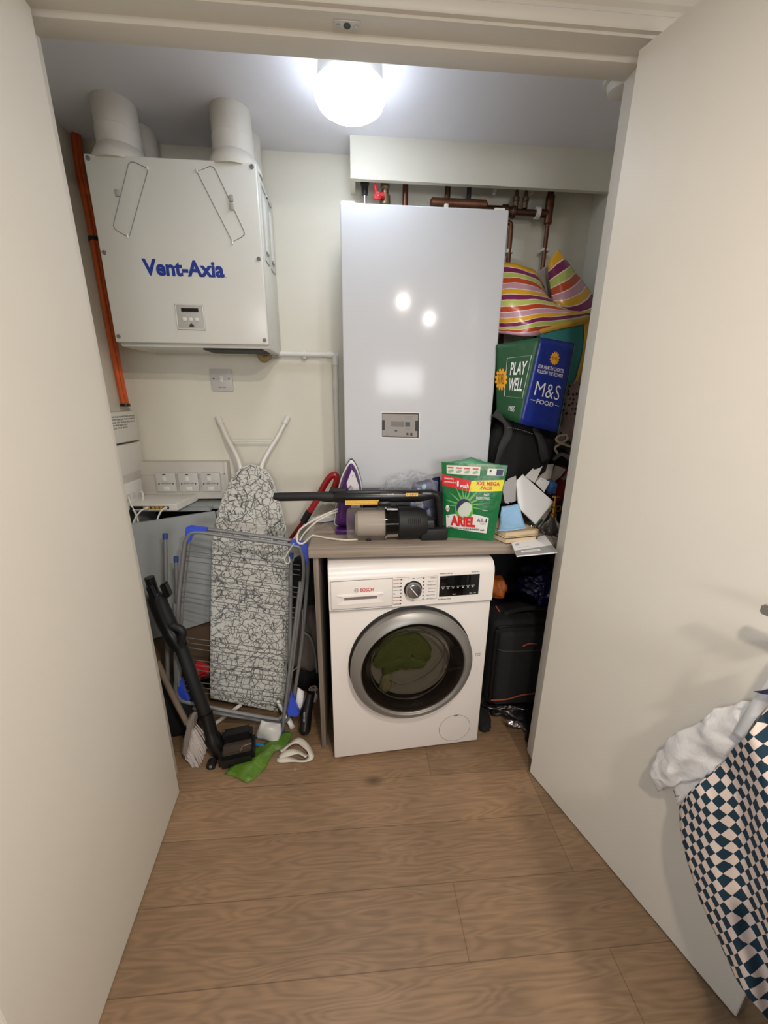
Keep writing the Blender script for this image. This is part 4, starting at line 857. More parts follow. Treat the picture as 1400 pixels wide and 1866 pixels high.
b = B(); box3(b, V((-.93, 1.50, .12)), V((.29, .10, 0)), V((-.03, .10, 0)), V((0, 0, .27)), bev=.004); tag(obj('brown_carton', b, mat('brown_card', (84, 66, 48), .85)), 'dark brown carton under the grey cabinet panel', 'carton')
lump('black_bag', (-.80, 1.40, .13), (.12, .08, .13), BFAB, 'black bag on the floor behind the broom', 'bag', .12, 15)
lump('black_bag', (-.66, 1.66, .12), (.11, .05, .12), mat('black_sack', (16, 16, 18), .45, bump=.3), 'black sack on the floor behind the clothes airer', 'bag', .14, 17)
lump('red_cloth', at(362, 1222, 1.46), (.035, .03, .032), mat('red_fabric', (160, 14, 18), .8), 'small bright red cloth behind the vacuum wand', 'cloth', .32, 19)

# ------------------------------------------------------------------ things on the worktop
# handheld vacuum
YH = 1.335
t = thing('handheld_vacuum', 'black handheld vacuum with clear dust cup lying on the worktop', 'handheld vacuum', (.16, YH, CT))
tz = at(640, 906, YH).z
def hv(px, py): return at(px, py, YH)
nz0, nz1 = hv(499, 904), hv(610, 906); zt = nz0.z
part('crevice_nozzle', lambda b: tube(b, [V((nz0.x, YH, zt)), V((nz0.x+.02, YH, zt-.003)), V((nz1.x-.06, YH, zt-.002)), V((nz1.x-.03, YH, zt-.004)), V((nz1.x+.02, YH, zt-.004))], [.0115, .0155, .0155, .019, .019], 20), BLACKM, t)
xb0, xb1 = hv(608, 905).x, hv(782, 905).x
def main_tube(b):
    lathe(b, (xb0, YH, zt-.004), (1, 0, 0), [(0, .019), (.01, .022), ((xb1-xb0)*.55, .0235), ((xb1-xb0)*.9, .022), (xb1-xb0, .016)], 28)
part('main_tube', main_tube, BLACK, t)
part('release_button', lambda b: box(b, (hv(616, 895).x, YH, zt+.018), (.058, .022, .014), bev=.004), BLACKM, t)
cz_ = CT+.060
xc0, xc1, xc2, xm1 = hv(632, 950).x, hv(701, 950).x, hv(724, 950).x, hv(776, 950).x
CUP = film('clear_cup', (170, 160, 148), .12, .12)
part('dust_cup', lambda b: lathe(b, (xc0, YH, cz_), (1, 0, 0), [(0, .048), (.004, .055), (.012, .057), (xc1-xc0, .0585)], 40), CUP, t)
part('cup_collar', lambda b: lathe(b, (xc1, YH, cz_), (1, 0, 0), [(0, .0595), (.006, .0595), (.0065, .055), (xc2-xc1, .054)], 40), thin_clear('smoked_cup', (100, 98, 96), .2, .06), t)
part('inner_filter', lambda b: lathe(b, (xc0+.03, YH, cz_), (1, 0, 0), [(0, .034), (.01, .046), (xc2-xc0-.03, .048)], 28), mat('filter_taupe', (168, 158, 146), .7), t)
part('motor_body', lambda b: lathe(b, (xc2, YH, cz_), (1, 0, 0), [(0, .055), (.004, .0595), (.02, .0595), ((xm1-xc2)*.7, .058), (xm1-xc2, .047), (xm1-xc2+.004, .03)], 40), BLACKM, t)
for k in range(7):
    a_ = radians(215+9*k); part('vent_slot', lambda b: box(b, (xc2+.062+.0, YH, cz_), (.0, .0, .0)) if 0 else box3(b, V((xc2+.034+.007*k, YH-.0605, cz_+.005)), V((.003, 0, 0)), V((0, .004, 0)), V((0, 0, .028))), mat('slot_grey', (62, 60, 58), .6), t)
q = Quad(hv(632, 934)+V((0, -.046, 0)), hv(690, 934)+V((0, -.046, 0)), hv(690, 926)+V((0, -.046, 0)), hv(632, 926)+V((0, -.046, 0)))
YEL = mat('yellow_label', (218, 168, 40), .5)
QY = Quad((hv(630, 930).x, YH-.030, zt-.027), (hv(690, 930).x, YH-.030, zt-.027), (hv(690, 930).x, YH-.024, zt-.013), (hv(630, 930).x, YH-.024, zt-.013))
lb = part('warning_label', lambda b: rect(b, QY, (0, 0, 1, 1), .001, 1), YEL, t)
words('EMPTY AFTER EACH USE  CLEAN FILTERS', QY, (.03, .56, .97, .80), DGREY, lb, off=.0016); words('DO NOT USE WITHOUT FILTER IN PLACE', QY, (.03, .18, .97, .42), DGREY, lb, off=.0016)
QY2 = Quad((hv(738, 905).x, YH-.0235, zt+.000), (hv(760, 905).x, YH-.0235, zt+.000), (hv(760, 905).x, YH-.020, zt+.011), (hv(738, 905).x, YH-.020, zt+.011))
lb = part('side_label', lambda b: rect(b, QY2, (0, 0, 1, 1), .001, 1), YEL, t); words('! 18V', QY2, (.1, .25, .9, .75), DGREY, lb, off=.0016)
QL = Quad((hv(692, 900).x, YH-.0215, zt+.001), (hv(733, 900).x, YH-.0215, zt+.001), (hv(733, 900).x, YH-.019, zt+.013), (hv(692, 900).x, YH-.019, zt+.013))
words('Shark', QL, (.60, .3, .3, .75), mat('print_white', (200, 200, 200), .5), t, 'logo', off=.001)
part('logo_outline', lambda b: outline(b, QL, [(.04, .15), (.96, .15), (1, .5), (.96, .85), (.04, .85), (0, .5)], .0006, .001), MGREY, t)
part('cup_clip', lambda b: box(b, (xc1-.004, YH-.03, zt-.024), (.045, .02, .018), bev=.003), BLACK, t)
def handle(b):
    hx0, hx1 = hv(757, 905).x, hv(797, 905).x
    tube(b, spline([V((hx0, YH, zt+.001)), V((hx1-.02, YH, zt+.001)), V((hx1, YH, zt-.010)), V((hx1+.008, YH, zt-.05)), V((hx1+.016, YH, CT+.045))], 6), [.018]*7+[.0155]*18, 16)
part('handle', handle, BLACK, t)
part('trigger', lambda b: box(b, (hv(763, 928).x, YH, zt-.030), (.03, .012, .014), bev=.004), MGREY, t)
xq0, xq1 = hv(764, 980).x, hv(811, 980).x
part('battery_base', lambda b: box2(b, (xq0, YH-.038, CT+.001), (xq1+.002, YH+.038, CT+.045), bev=.006), BLACKM, t)
part('rear_block', lambda b: box2(b, (xq0+.005, YH-.030, CT+.044), (xq0+.05, YH+.030, CT+.075), bev=.006), mat('slot_grey2', (46, 46, 46), .4), t)
b = B(); p = atz(672, 986, CT); cyl(b, p+V((-.006, 0, .006)), p+V((.008, .004, .006)), .006, seg=12); tag(obj('black_plug', b, BLACK), 'tiny black rubber plug in front of the clear dust cup', 'plug')
b = B(); a_ = at(656, 892, 1.47); c_ = at(746, 896, 1.47); box2(b, (a_.x, 1.44, CT), (c_.x, 1.50, a_.z), bev=.004); tag(obj('black_box', b, BLACK), 'long black box behind the handheld vacuum', 'box')

# steam iron standing on its heel
t = thing('steam_iron', 'purple and white steam iron standing on its heel on the worktop', 'iron', (-.05, 1.45, CT))
YI = 1.44
sole = [(640, 837), (648, 845), (655, 862), (660, 885), (661, 915), (659, 958), (612, 958), (610, 940), (612, 915), (616, 890), (622, 868), (631, 848)]
def lay(sc_, dy, pts=sole, c0=(638, 920)): return [at(c0[0]+(x-c0[0])*sc_, c0[1]+(y-c0[1])*sc_, YI)+V((0, dy, 0)) for x, y in pts]
def loft(b, layers):
    rs = [[b.verts.new(p) for p in l] for l in layers]; n = len(rs[0])
    for A_, B_ in zip(rs, rs[1:]):
        for k in range(n): b.faces.new((A_[k], A_[(k+1) % n], B_[(k+1) % n], B_[k]))
    b.faces.new(rs[0][::-1]); b.faces.new(rs[-1]); bmesh.ops.recalc_face_normals(b, faces=b.faces[:])
so = [V(x) for x in spline([(x, y, 0) for x, y in sole], 3, True)]; so = [(p.x, p.y) for p in so]
part('soleplate', lambda b: loft(b, [lay(1.0, .010, so), lay(1.02, .004, so), lay(1.02, 0, so)]), mat('sole_dark', (50, 46, 54), .3), t)
part('white_skirt', lambda b: loft(b, [lay(.99, .000, so), lay(.99, -.006, so), lay(.96, -.010, so)]), WHITEP, t)
PUR = mat('purple_plastic', (70, 26, 96), .28)
part('purple_body', lambda b: loft(b, [lay(.93, -.008, so), lay(.90, -.022, so), lay(.80, -.040, so), lay(.66, -.052, so), lay(.5, -.056, so)]), PUR, t, smooth=1.0)
nose = [(641, 856), (646, 862), (654, 885), (657, 905), (657, 925), (640, 925), (637, 905), (632, 880)]
def pn(dy): return [at(x, y, YI-.05)+V((0, dy, 0)) for x, y in nose]
part('white_nose', lambda b: loft(b, [pn(.03), pn(-.002), pn(-.006)]), mat('pearl_plastic', (208, 204, 206), .3), t)
part('spray_mark', lambda b: box3(b, at(642, 868, YI-.058), V((.004, 0, 0)), V((0, .001, 0)), V((0, 0, .002))), DGREY, t)
zh = CT
part('heel', lambda b: box2(b, (at(612, 950, YI).x, YI-.06, CT), (at(660, 950, YI).x, YI+.006, CT+.02), bev=.006), PUR, t)
cord = mat('woven_cord', (208, 200, 186), .8, var=.2, scale=160)
cpt = [at(622, 925, 1.41), at(605, 932, 1.39), at(575, 946, 1.36), at(550, 962, 1.33), at(542, 975, 1.29), at(543, 988, 1.26), at(553, 990, 1.262), at(563, 982, 1.27), at(572, 976, 1.285), at(600, 983, 1.30), at(630, 986, 1.30), at(652, 984, 1.32)]
for i in range(8, 12): cpt[i] = atz([572, 600, 630, 652][i-8], [976, 981, 984, 983][i-8], CT+.005)
cpt[7] = atz(565, 979, CT+.008)
part('power_cord', lambda b: tube(b, spline(cpt, 6), .0035, 8), cord, t)
cp2 = [at(622, 930, 1.41), at(600, 938, 1.38), at(575, 952, 1.36), at(556, 970, 1.34), at(547, 984, 1.27)]
part('power_cord', lambda b: tube(b, spline(cp2, 6), .003, 8), cord, t)
# red handled stick behind the worktop end
t = thing('red_stick', 'red cane handled stick leaning behind the airer and worktop', 'stick', (-.33, 1.66, 0))
YR = 1.60
rr = [at(x, y, YR) for x, y in ((525, 988), (545, 962), (558, 943), (577, 912), (589, 888), (600, 871), (609, 865), (614, 870), (612, 882), (605, 897), (602, 912))]
part('shaft', lambda b: tube(b, [V((-.60, 1.765, .01)), at(525, 988, 1.675), rr[2]], .0085, 12), mat('dark_red', (132, 18, 26), .35), t)
part('handle', lambda b: tube(b, spline(rr[2:], 5), .0135, 14), mat('red_plastic', (150, 22, 32), .25), t)
part('joint', lambda b: cyl(b, at(553, 951, YR), at(564, 932, YR), .0150), BLACKM, t)
# leaflets at the left end of the worktop
b = B(); q0 = [atz(566, 936, CT+.03), atz(583, 952, CT+.004), atz(616, 948, CT+.004), atz(610, 930, CT+.004)]; q0[0].z = CT+.006; prism(b, q0, V((0, 0, .003))); tag(obj('white_leaflet', b, CARD), 'white leaflet on the worktop beneath the iron cord', 'leaflet')
b = B(); box2(b, (-.083, 1.56, CT), (-.058, 1.64, CT+.07)); tag(obj('small_box', b, CARD), 'small white box behind the iron left side', 'box')
b = B(); box2(b, (-.057, 1.55, CT), (-.038, 1.60, CT+.065)); tag(obj('small_box', b, mat('sky_blue_card', (60, 130, 190), .5)), 'slim blue box behind the iron left side', 'box')

# plastic bag and the blue refill pack inside
PB = film('crinkled_film', (206, 210, 216), .16, .18)
def crinkle(name, ctrl, m, label, cat, **k): return sheet(name, ctrl, m, label, cat, **k)
Yc = 1.43
lump('plastic_bag', (at(752, 870, Yc).x, 1.43, CT+.11), (.115, .045, .11), PB, 'crinkled clear plastic bag between the vacuum and the green pouch', 'plastic bag', .22, 23, 2.4, Matrix.Rotation(radians(-25), 4, 'Y'), sub=5)
t = thing('refill_pack', 'soft purple blue refill pack inside the clear plastic bag', 'refill pack', (.29, 1.42, CT))
IND = mat('indigo_film', (74, 74, 130), .3, var=.15, scale=20)
qp = Quad(at(742, 958, 1.40), at(802, 958, 1.40), at(802, 868, 1.42), at(752, 880, 1.42), .012)
part('pack', lambda b: (lambda vs: bmesh.ops.solidify(b, geom=b.faces[:], thickness=.03))(rect(b, qp, (0, 0, 1, 1), 0, 10)), IND, t, smooth=1.2)
part('pale_panel', lambda b: disc(b, qp, .22, .45, .2, .4, .002), mat('lilac_print', (190, 190, 215), .4), t)
part('logo_spot', lambda b: disc(b, qp, .42, .86, .08, .06, .002), mat('aqua_print', (120, 190, 215), .4), t)
words('parkle', qp, (.62, .62, .95, .70), mat('print_white', (200, 200, 200), .5), t, off=.003)

# detergent pouch
t = thing('detergent_pouch', 'green detergent capsule pouch standing on the worktop', 'pouch', atz(855, 985, CT))
bl, br_ = atz(810, 978, CT), atz(899, 986, CT)
bl.z = br_.z = CT+.001
def ytop(px, py, y): return at(px, py, y)
PQ = Quad(bl, br_, at(925.7, 848, br_.y+.02), at(804.6, 841.7, bl.y+.02), .016)
# tapering side profile follows the photo: slightly wider at the top
ARG = mat('pouch_green', (10, 104, 54), .32, var=.12, scale=14, bump=.35, bscale=22)
def pouch(b):
    n = 14
    def shell(s):
        return [[b.verts.new(PQ.P(i/n, j/n, 0) if s > 0 else PQ.P(i/n, j/n, 0)-PQ.n*(PQ.bulge*(sin(pi*i/n)**.7)*(sin(pi*j/n)**.6)*2 + .055*(1-j/n)*(1 if 0 < i < n else .75))) for i in range(n+1)] for j in range(n+1)]
    A_, B_ = shell(1), shell(-1)
    for j in range(n):
        for i in range(n):
            b.faces.new((A_[j][i], A_[j][i+1], A_[j+1][i+1], A_[j+1][i])); b.faces.new((B_[j][i], B_[j+1][i], B_[j+1][i+1], B_[j][i+1]))
        b.faces.new((A_[j][0], A_[j+1][0], B_[j+1][0], B_[j][0])); b.faces.new((A_[j][n], B_[j][n], B_[j+1][n], A_[j+1][n]))
    for i in range(n):
        b.faces.new((A_[0][i], B_[0][i], B_[0][i+1], A_[0][i+1])); b.faces.new((A_[n][i], A_[n][i+1], B_[n][i+1], B_[n][i]))
    bmesh.ops.recalc_face_normals(b, faces=b.faces[:])
part('pouch_body', pouch, ARG, t, smooth=1.0)
part('top_fold', lambda b: net(b, [[PQ.P(.02, .985, -.012), PQ.P(.3, 1.0, -.03)+V((0, 0, .008)), PQ.P(.45, 1.0, -.04)+V((0, 0, .018)), PQ.P(.6, 1.0, -.03)+V((0, 0, .008)), PQ.P(.98, .985, -.012)], [PQ.P(.02, .96, -.002), PQ.P(.3, .97, .0), PQ.P(.45, .97, .0), PQ.P(.6, .97, .0), PQ.P(.98, .96, -.002)]], 5), mat('pouch_pale_green', (90, 160, 120), .3), t, solid=.001)
def strip(name, pts, m, off, par=t):
    """wide printed band given by lower and upper edge control points"""
    lo, hi = pts; b = B(); n = len(lo); g = []
    for e in (lo, [( (a[0]+c[0])/2, (a[1]+c[1])/2) for a, c in zip(lo, hi)], hi): g.append([b.verts.new(PQ.P(u, v, off)) for u, v in e])
    for j in range(2):
        for i in range(n-1): b.faces.new((g[j][i], g[j][i+1], g[j+1][i+1], g[j+1][i]))
    return obj(name, b, m, par)
def lerpl(a, c, n=10): return [(a[0]+(c[0]-a[0])*i/n, a[1]+(c[1]-a[1])*i/n) for i in range(n+1)]
strip('red_banner', (lerpl((.0, .70), (.45, .645)), lerpl((.005, .845), (.48, .785))), mat('banner_red', (204, 34, 38), .4), .0015)
strip('yellow_banner', (lerpl((.45, .645), (.985, .67)), lerpl((.48, .785), (.99, .815))), mat('banner_yellow', (224, 214, 40), .4), .0015)
LW = mat('print_white2', (232, 232, 232), .4)
words('1', PQ, (.25, .705, .278, .775), LW, t, bold=.0, off=.003); words('wash', PQ, (.295, .69, .44, .745), LW, t, bold=.02, off=.003)
b = B(); words_in(b, 'Outstanding', PQ, (.04, .775, .19, .81), off=.003, bold=.01); words_in(b, "performance in", PQ, (.04, .73, .23, .765), off=.003, bold=.01); obj('lettering', b, LW, t)
words('XXL MEGA', PQ, (.555, .735, .93, .785), mat('banner_red', (204, 34, 38), .4), t, bold=.03, off=.003); words('PACK', PQ, (.64, .68, .83, .725), mat('banner_red', (204, 34, 38), .4), t, bold=.03, off=.003)
pic = part('picture_strip', lambda b: (rect(b, PQ, (.08, .855, .60, .965), .0015, 8), rect(b, PQ, (.71, .865, .96, .95), .0015, 4)), mat('picture_white', (214, 214, 206), .5), t)
def pics(b):
    for i in range(4):
        u = .10+.128*i; poly(b, PQ, [(u, .875), (u+.05, .872), (u+.095, .90), (u+.07, .918), (u+.01, .90)], .003)
part('picture_figures', pics, mat('leaf_grey_green', (140, 170, 140), .5), pic)
part('picture_captions', lambda b: [rect(b, PQ, (.10+.128*i, .928, .19+.128*i, .945), .003, 1) for i in range(4)], mat('caption_red', (196, 70, 66), .5), pic)
part('picture_hand', lambda b: (rect(b, PQ, (.85, .87, .95, .945), .003, 1), disc(b, PQ, .76, .92, .015, .015, .003)), mat('dark_indigo', (42, 38, 80), .5), pic)
# rays and capsule
ray_c = (.385, .46)
def rays(b):
    for a_, l, w_ in ((70, .2, .03), (85, .2, .022), (100, .2, .022), (120, .22, .03), (145, .24, .02), (170, .26, .02), (185, .26, .018), (48, .3, .03), (25, .32, .022), (8, .32, .016), (-8, .34, .014)):
        a_ = radians(a_); d_ = (cos(a_), sin(a_)*.85); n_ = (-d_[1], d_[0])
        poly(b, PQ, [(ray_c[0]+d_[0]*.10-n_[0]*w_*.8, ray_c[1]+d_[1]*.10-n_[1]*w_*.8), (ray_c[0]+d_[0]*(.10+l), ray_c[1]+d_[1]*(.10+l)), (ray_c[0]+d_[0]*.10+n_[0]*w_*.8, ray_c[1]+d_[1]*.10+n_[1]*w_*.8)], .002)
part('light_rays', rays, mat('ray_green', (104, 168, 92), .4), t)
part('green_crescent', lambda b: ringd(b, PQ, .385, .40, .165, .135, .25, .003), mat('lime_print', (84, 170, 50), .4), t)
cap = part('capsule', lambda b: disc(b, PQ, .385, .43, .135, .115, .004), mat('capsule_pearl', (196, 206, 190), .3), t)
def swirl(b):
    A_, Bs = [], []
    for k in range(17):
        a_ = radians(30+180*k/16); w_ = .055*sin(pi*(k/16)**1.2)+.004
        A_.append(b.verts.new(PQ.P(.385+.138*cos(a_), .43+.118*sin(a_), .006))); Bs.append(b.verts.new(PQ.P(.385+(.138-w_*1.3)*cos(a_), .43+(.118-w_)*sin(a_), .006)))
    for k in range(16): b.faces.new((A_[k], A_[k+1], Bs[k+1], Bs[k]))
part('navy_swirl', swirl, mat('dark_indigo', (42, 38, 80), .5), cap)
strip('white_panel', (lerpl((.05, .14), (.84, .10)), [(.05+.79*i/10, .27+.085*sin(pi*(.12+.72*i/10))) for i in range(11)]), mat('panel_white', (220, 218, 214), .4), .0022)
words('ARIEL', PQ, (.14, .175, .61, .315), mat('banner_red', (204, 34, 38), .4), t, 'logo', bold=.05, off=.0045, shear=.0)
words('All', PQ, (.63, .25, .73, .305), mat('dark_indigo', (42, 38, 80), .5), t, bold=.0, off=.0045); words('in', PQ, (.74, .252, .78, .275), MGREY, t, off=.0045); words('1', PQ, (.79, .25, .815, .305), mat('dark_indigo', (42, 38, 80), .5), t, bold=.0, off=.0045); words('PODS', PQ, (.70, .222, .80, .238), mat('dark_indigo', (42, 38, 80), .5), t, off=.0045)
words('Cleans even in a COLD & SHORT wash', PQ, (.09, .135, .79, .16), BLACK, t, bold=.02, off=.0045)
b = B(); words_in(b, 'FAST', PQ, (.70, .60, .79, .63), off=.003, bold=.01); words_in(b, 'DISSOLVING', PQ, (.58, .555, .80, .585), off=.003, bold=.01); rect(b, PQ, (.71, .405, .80, .411), .003, 2); obj('lettering', b, LW, t)
part('count_badge', lambda b: disc(b, PQ, .085, .40, .035, .045, .003), LW, t); words('51', PQ, (.06, .375, .11, .42), mat('banner_red', (204, 34, 38), .4), t, bold=.02, off=.0045)
words('Q', PQ, (.07, .28, .115, .32), BLACK, t, bold=.01, off=.0045)

# papers, books, cloth, mister
def card(name, px, Ys, thick, m, label, cat='envelope', group=None, bend=0.):
    p = [at(x, y, Y_) for (x, y), Y_ in zip(px, Ys)]; n_ = (p[1]-p[0]).cross(p[3]-p[0]).normalized(); b = B(); prism(b, p, n_*thick); return tag(obj(name, b, m), label, cat, group)
t = thing('padded_envelope', 'big white padded envelope leaning on the books', 'envelope', at(976, 955, 1.36))
ev = [at(941, 876, 1.44), at(945, 925, 1.40), at(976, 955, 1.35), at(1009, 914, 1.38), at(953, 864, 1.45)]; 
n_ = (ev[2]-ev[1]).cross(ev[3]-ev[1]).normalized(); n_ = n_ if n_.y < 0 else -n_
part('sleeve', lambda b: prism(b, [ev[0], ev[1], ev[2], ev[3], ev[4]], -n_*.012, bev=.002), CARD, t)
part('side_edge', lambda b: prism(b, [at(976, 956, 1.352), at(1009, 915, 1.382), at(1013, 917, 1.40), at(983, 962, 1.375)], V((0, .003, 0))), mat('greyish_card', (190, 190, 186), .7), t)
part('green_sticker', lambda b: prism(b, [at(978, 956, 1.349), at(988, 945, 1.356), at(990, 949, 1.366), at(980, 959, 1.360)], V((0, -.001, 0))), mat('dark_green_print', (46, 80, 56), .6), t)
part('flap_seam', lambda b: tube(b, [ev[4]+n_*.0008, at(975, 890, 1.42)+n_*.001, at(995, 920, 1.385)+n_*.001, ev[3]+n_*.0008], .0007, 6), mat('greyish_card', (190, 190, 186), .7), t)
card('envelope', [(957, 868), (986, 838), (992, 843), (975, 880)], (1.47, 1.50, 1.50, 1.45), .004, CARD, 'tall white envelope directly behind the padded envelope')
card('envelope', [(976, 882), (986, 848), (1010, 845), (1004, 872)], (1.48, 1.52, 1.52, 1.48), .004, mat('grey_paper', (186, 182, 178), .8), 'grey white envelope with folded corner, second from the left of the fan')
card('envelope', [(1000, 876), (1012, 848), (1026, 852), (1010, 878)], (1.50, 1.53, 1.53, 1.50), .003, mat('tan_paper', (172, 160, 150), .8), 'tan envelope in the fan next to the red bag')
card('envelope', [(1008, 880), (1022, 852), (1032, 855), (1022, 868)], (1.51, 1.54, 1.54, 1.52), .003, mat('grey_paper', (186, 182, 178), .8), 'rightmost greyish envelope of the fan touching the red bag')
t = thing('printed_label_card', 'white card with small print tucked behind the padded envelope', 'card', at(990, 890, 1.43))
pl = [at(976, 880, 1.43), at(992, 897, 1.42), at(1002, 878, 1.43), at(986, 870, 1.44)]
part('sheet', lambda b: prism(b, pl, V((0, .002, 0))), CARD, t)
ql = Quad(pl[0], pl[1], pl[2], pl[3]); 
if ql.n.y > 0: ql.n = -ql.n
words('Royal Mail 2nd', ql, (.2, .7, .8, .85), DGREY, t, off=.001)
lump('blue_wrapper', at(1005, 888, 1.46), (.018, .02, .03), mat('blue_film', (60, 120, 190), .3), 'crumpled blue wrapper beside the printed card', 'wrapper', .15, 27)
for i, (xa_, xb_, ya_) in enumerate(((914, 922, 876), (919, 927, 874), (925, 940, 867))):
    card('paper_sheet', [(xa_+6, 916), (xb_+6, 918-4*i), (xb_, ya_), (xa_, ya_+6)], (1.42+.01*i,)*4, .002, mat('paper_grey', (176, 174, 172), .8), ('upright papers right of the green pouch, closest to the pouch', 'upright papers right of the green pouch, middle sheet', 'upright papers right of the green pouch, broad rear sheet')[i], 'papers')
def book(o, ux, uy, h, m, label):
    t = thing('book', label, 'book', o+ux/2+uy/2)
    part('page_block', lambda b: box3(b, o+V((0, 0, .0012))+ux*.01+uy*.02, ux*.97, uy*.96, V((0, 0, h-.0024))), CREAM, t)
    part('cover', lambda b: (box3(b, o, ux, uy, V((0, 0, .0014))), box3(b, o+V((0, 0, h-.0014)), ux, uy, V((0, 0, .0014))), box3(b, o+ux*.985, ux*.015, uy, V((0, 0, h)))), m, t)
a_ = atz(922, 992, CT); c_ = atz(979, 986, CT); d_ = V((c_-a_).xy.to_3d()); e_ = V((-d_.y, d_.x, 0)).normalized()
book(a_+V((-.0, 0, .001)), d_, e_*.16-d_*.25, .020, mat('book_dark', (70, 56, 44), .7), 'lower dark covered paperback in the pair right of the pouch')
a2 = a_+V((0.002, .012, .022)); book(a2, d_*1.04, e_*.16-d_*.18, .020, mat('book_tan', (170, 146, 112), .7), 'upper tan paperback in the pair right of the pouch')
b = B(); prism(b, [a2+V((-.005, -.006, -.0015)), a2+d_*1.02+V((0, -.006, -.0015)), a2+d_+e_*.05+V((0, 0, -.0015)), a2+e_*.1-d_*.1+V((0, 0, -.0015))], V((0, 0, .0008))); tag(obj('loose_page', b, mat('cream_bright', (232, 218, 184), .8)), 'loose cream page sticking out between the two paperbacks', 'page')
zb_ = CT+.043
sheet('blue_cloth', [[at(914, 923, 1.40), at(930, 921, 1.40), at(946, 918, 1.40)], [at(912, 942, 1.36), at(932, 940, 1.355), at(950, 936, 1.36)], [atz(910, 960, zb_+.004), atz(935, 960, zb_+.006), atz(956, 955, zb_+.004)], [atz(909, 967, zb_), atz(935, 966, zb_+.003), atz(960, 962, zb_)]], mat('pale_blue_cloth', (150, 192, 226), .85, bump=.15, bscale=120), 'pale blue microfibre cloth draped on the paperbacks', 'cloth', thick=.003, amp=.003, fs=20)
lf = [atz(932, 991, CT+.003), atz(1016, 1010, CT-.012), atz(993, 977, CT+.003)]
t = thing('booklet', 'thin white booklet overhanging the worktop front edge', 'booklet', atz(965, 1000, CT))
bk = [atz(932, 991, CT+.002), atz(942, 1015, CT+.002), atz(1016, 1008, CT+.002), atz(993, 977, CT+.002)]
part('pages', lambda b: prism(b, bk, V((0, 0, .004))), CARD, t)
qk = Quad(bk[1]+V((0, 0, .004)), bk[2]+V((0, 0, .004)), bk[3]+V((0, 0, .004)), bk[0]+V((0, 0, .004)))
part('grey_band', lambda b: rect(b, qk, (0, .0, 1, .38), .0004, 2), mat('band_grey', (150, 148, 148), .7), t)
part('pill_panel', lambda b: rect(b, qk, (.14, .16, .62, .28), .0008, 2), CARD, t)
words('LISTING INFORMATION INSIDE', qk, (.2, .19, .56, .25), MGREY, t, off=.0012); words('Important notice', qk, (.1, .5, .4, .56), MGREY, t, off=.0008)
part('tab', lambda b: rect(b, qk, (.08, .7, .18, .85), .0006, 1), mat('lilac_grey', (176, 168, 186), .6), t)
# plant mister
mp0 = atz(1004, 972, CT); 
t = thing('plant_mister', 'squat glass plant mister with brass pump right of the envelope', 'plant mister', mp0)
part('glass_bulb', lambda b: lathe(b, mp0, (0, 0, 1), [(0, .030), (.004, .036), (.02, .038), (.036, .030), (.05, .018), (.062, .011), (.07, .010)], 32), mat('dark_clear_glass', (88, 80, 72), .05, trans=.6), t)
part('brass_pump', lambda b: (lathe(b, mp0+V((0, 0, .068)), (0, 0, 1), [(0, .012), (.012, .012), (.014, .007), (.045, .006), (.047, .004), (.075, .004), (.076, .012), (.082, .012)], 20), cyl(b, mp0+V((0, 0, .105)), mp0+V((-.02, -.004, .107)), .004)), BRASS, t)
part('finger_ring', lambda b: tube(b, [mp0+V((.016+.011*cos(k*pi/10), 0, .10+.011*sin(k*pi/10))) for k in range(20)], .0018, 8, True), BRASS, t)
b = B(); c_ = atz(969, 962, CT+.045)
tube(b, [c_+V((.003*cos(k*.8)+.0009*k-.01, .002*sin(k*.8), .004+.004*sin(k*.8))) for k in range(28)], .0012, 6); tag(obj('spring_clip', b, CHROME), 'tiny coiled metal clip on the top paperback', 'clip')
b = B(); c_ = atz(1008, 981, CT); prism(b, [c_, c_+V((.012, -.004, 0)), c_+V((.004, .012, .006))], V((0, 0, .002))); tag(obj('foil_scrap', b, CHROME), 'small silver foil scrap in front of the plant mister', 'scrap')

# ------------------------------------------------------------------ bags piled right of the boiler
STR = [(196, 150, 168), (188, 72, 34), (184, 196, 104), (122, 36, 88), (222, 170, 40)]
SM = stripes('striped_plastic', STR, 2.97); SM2 = stripes('striped_plastic_side', STR, 1.98)
t = thing('striped_bag', 'big rainbow striped shopping bag stuffed between boiler and wall', 'bag', (.7, 1.6, 1.5))
def spart(name, ctrl, m, **k):
    b = B(); net(b, ctrl, 6, **k); return obj(name, b, m, t, solid=.002, smooth=1.5)
spart('front_panel', [[at(905, 478, 1.60), at(940, 480, 1.58), at(970, 492, 1.60), at(986, 508, 1.64)], [at(900, 515, 1.56), at(945, 515, 1.54), at(985, 525, 1.57), at(1004, 548, 1.62)], [at(898, 555, 1.53), at(945, 552, 1.50), at(990, 552, 1.52), at(1040, 566, 1.56)], [at(898, 590, 1.55), at(940, 590, 1.50), at(990, 580, 1.49), at(1075, 572, 1.56)], [at(900, 606, 1.55), at(940, 610, 1.50), at(985, 612, 1.49), at(1060, 592, 1.55)]], SM, amp=.004, fs=16)
spart('rear_panel', [[at(998, 480, 1.64), at(1006, 468, 1.63), at(1018, 456, 1.64), at(1022, 462, 1.66)], [at(1002, 520, 1.62), at(1020, 510, 1.60), at(1035, 500, 1.61), at(1046, 490, 1.64)], [at(1008, 548, 1.60), at(1035, 545, 1.58), at(1055, 535, 1.59), at(1068, 522, 1.63)], [at(1030, 568, 1.58), at(1055, 575, 1.57), at(1080, 570, 1.58), at(1090, 552, 1.62)], [at(1050, 600, 1.58), at(1070, 605, 1.57), at(1085, 600, 1.58), at(1095, 585, 1.62)]], SM2, amp=.004, fs=16)
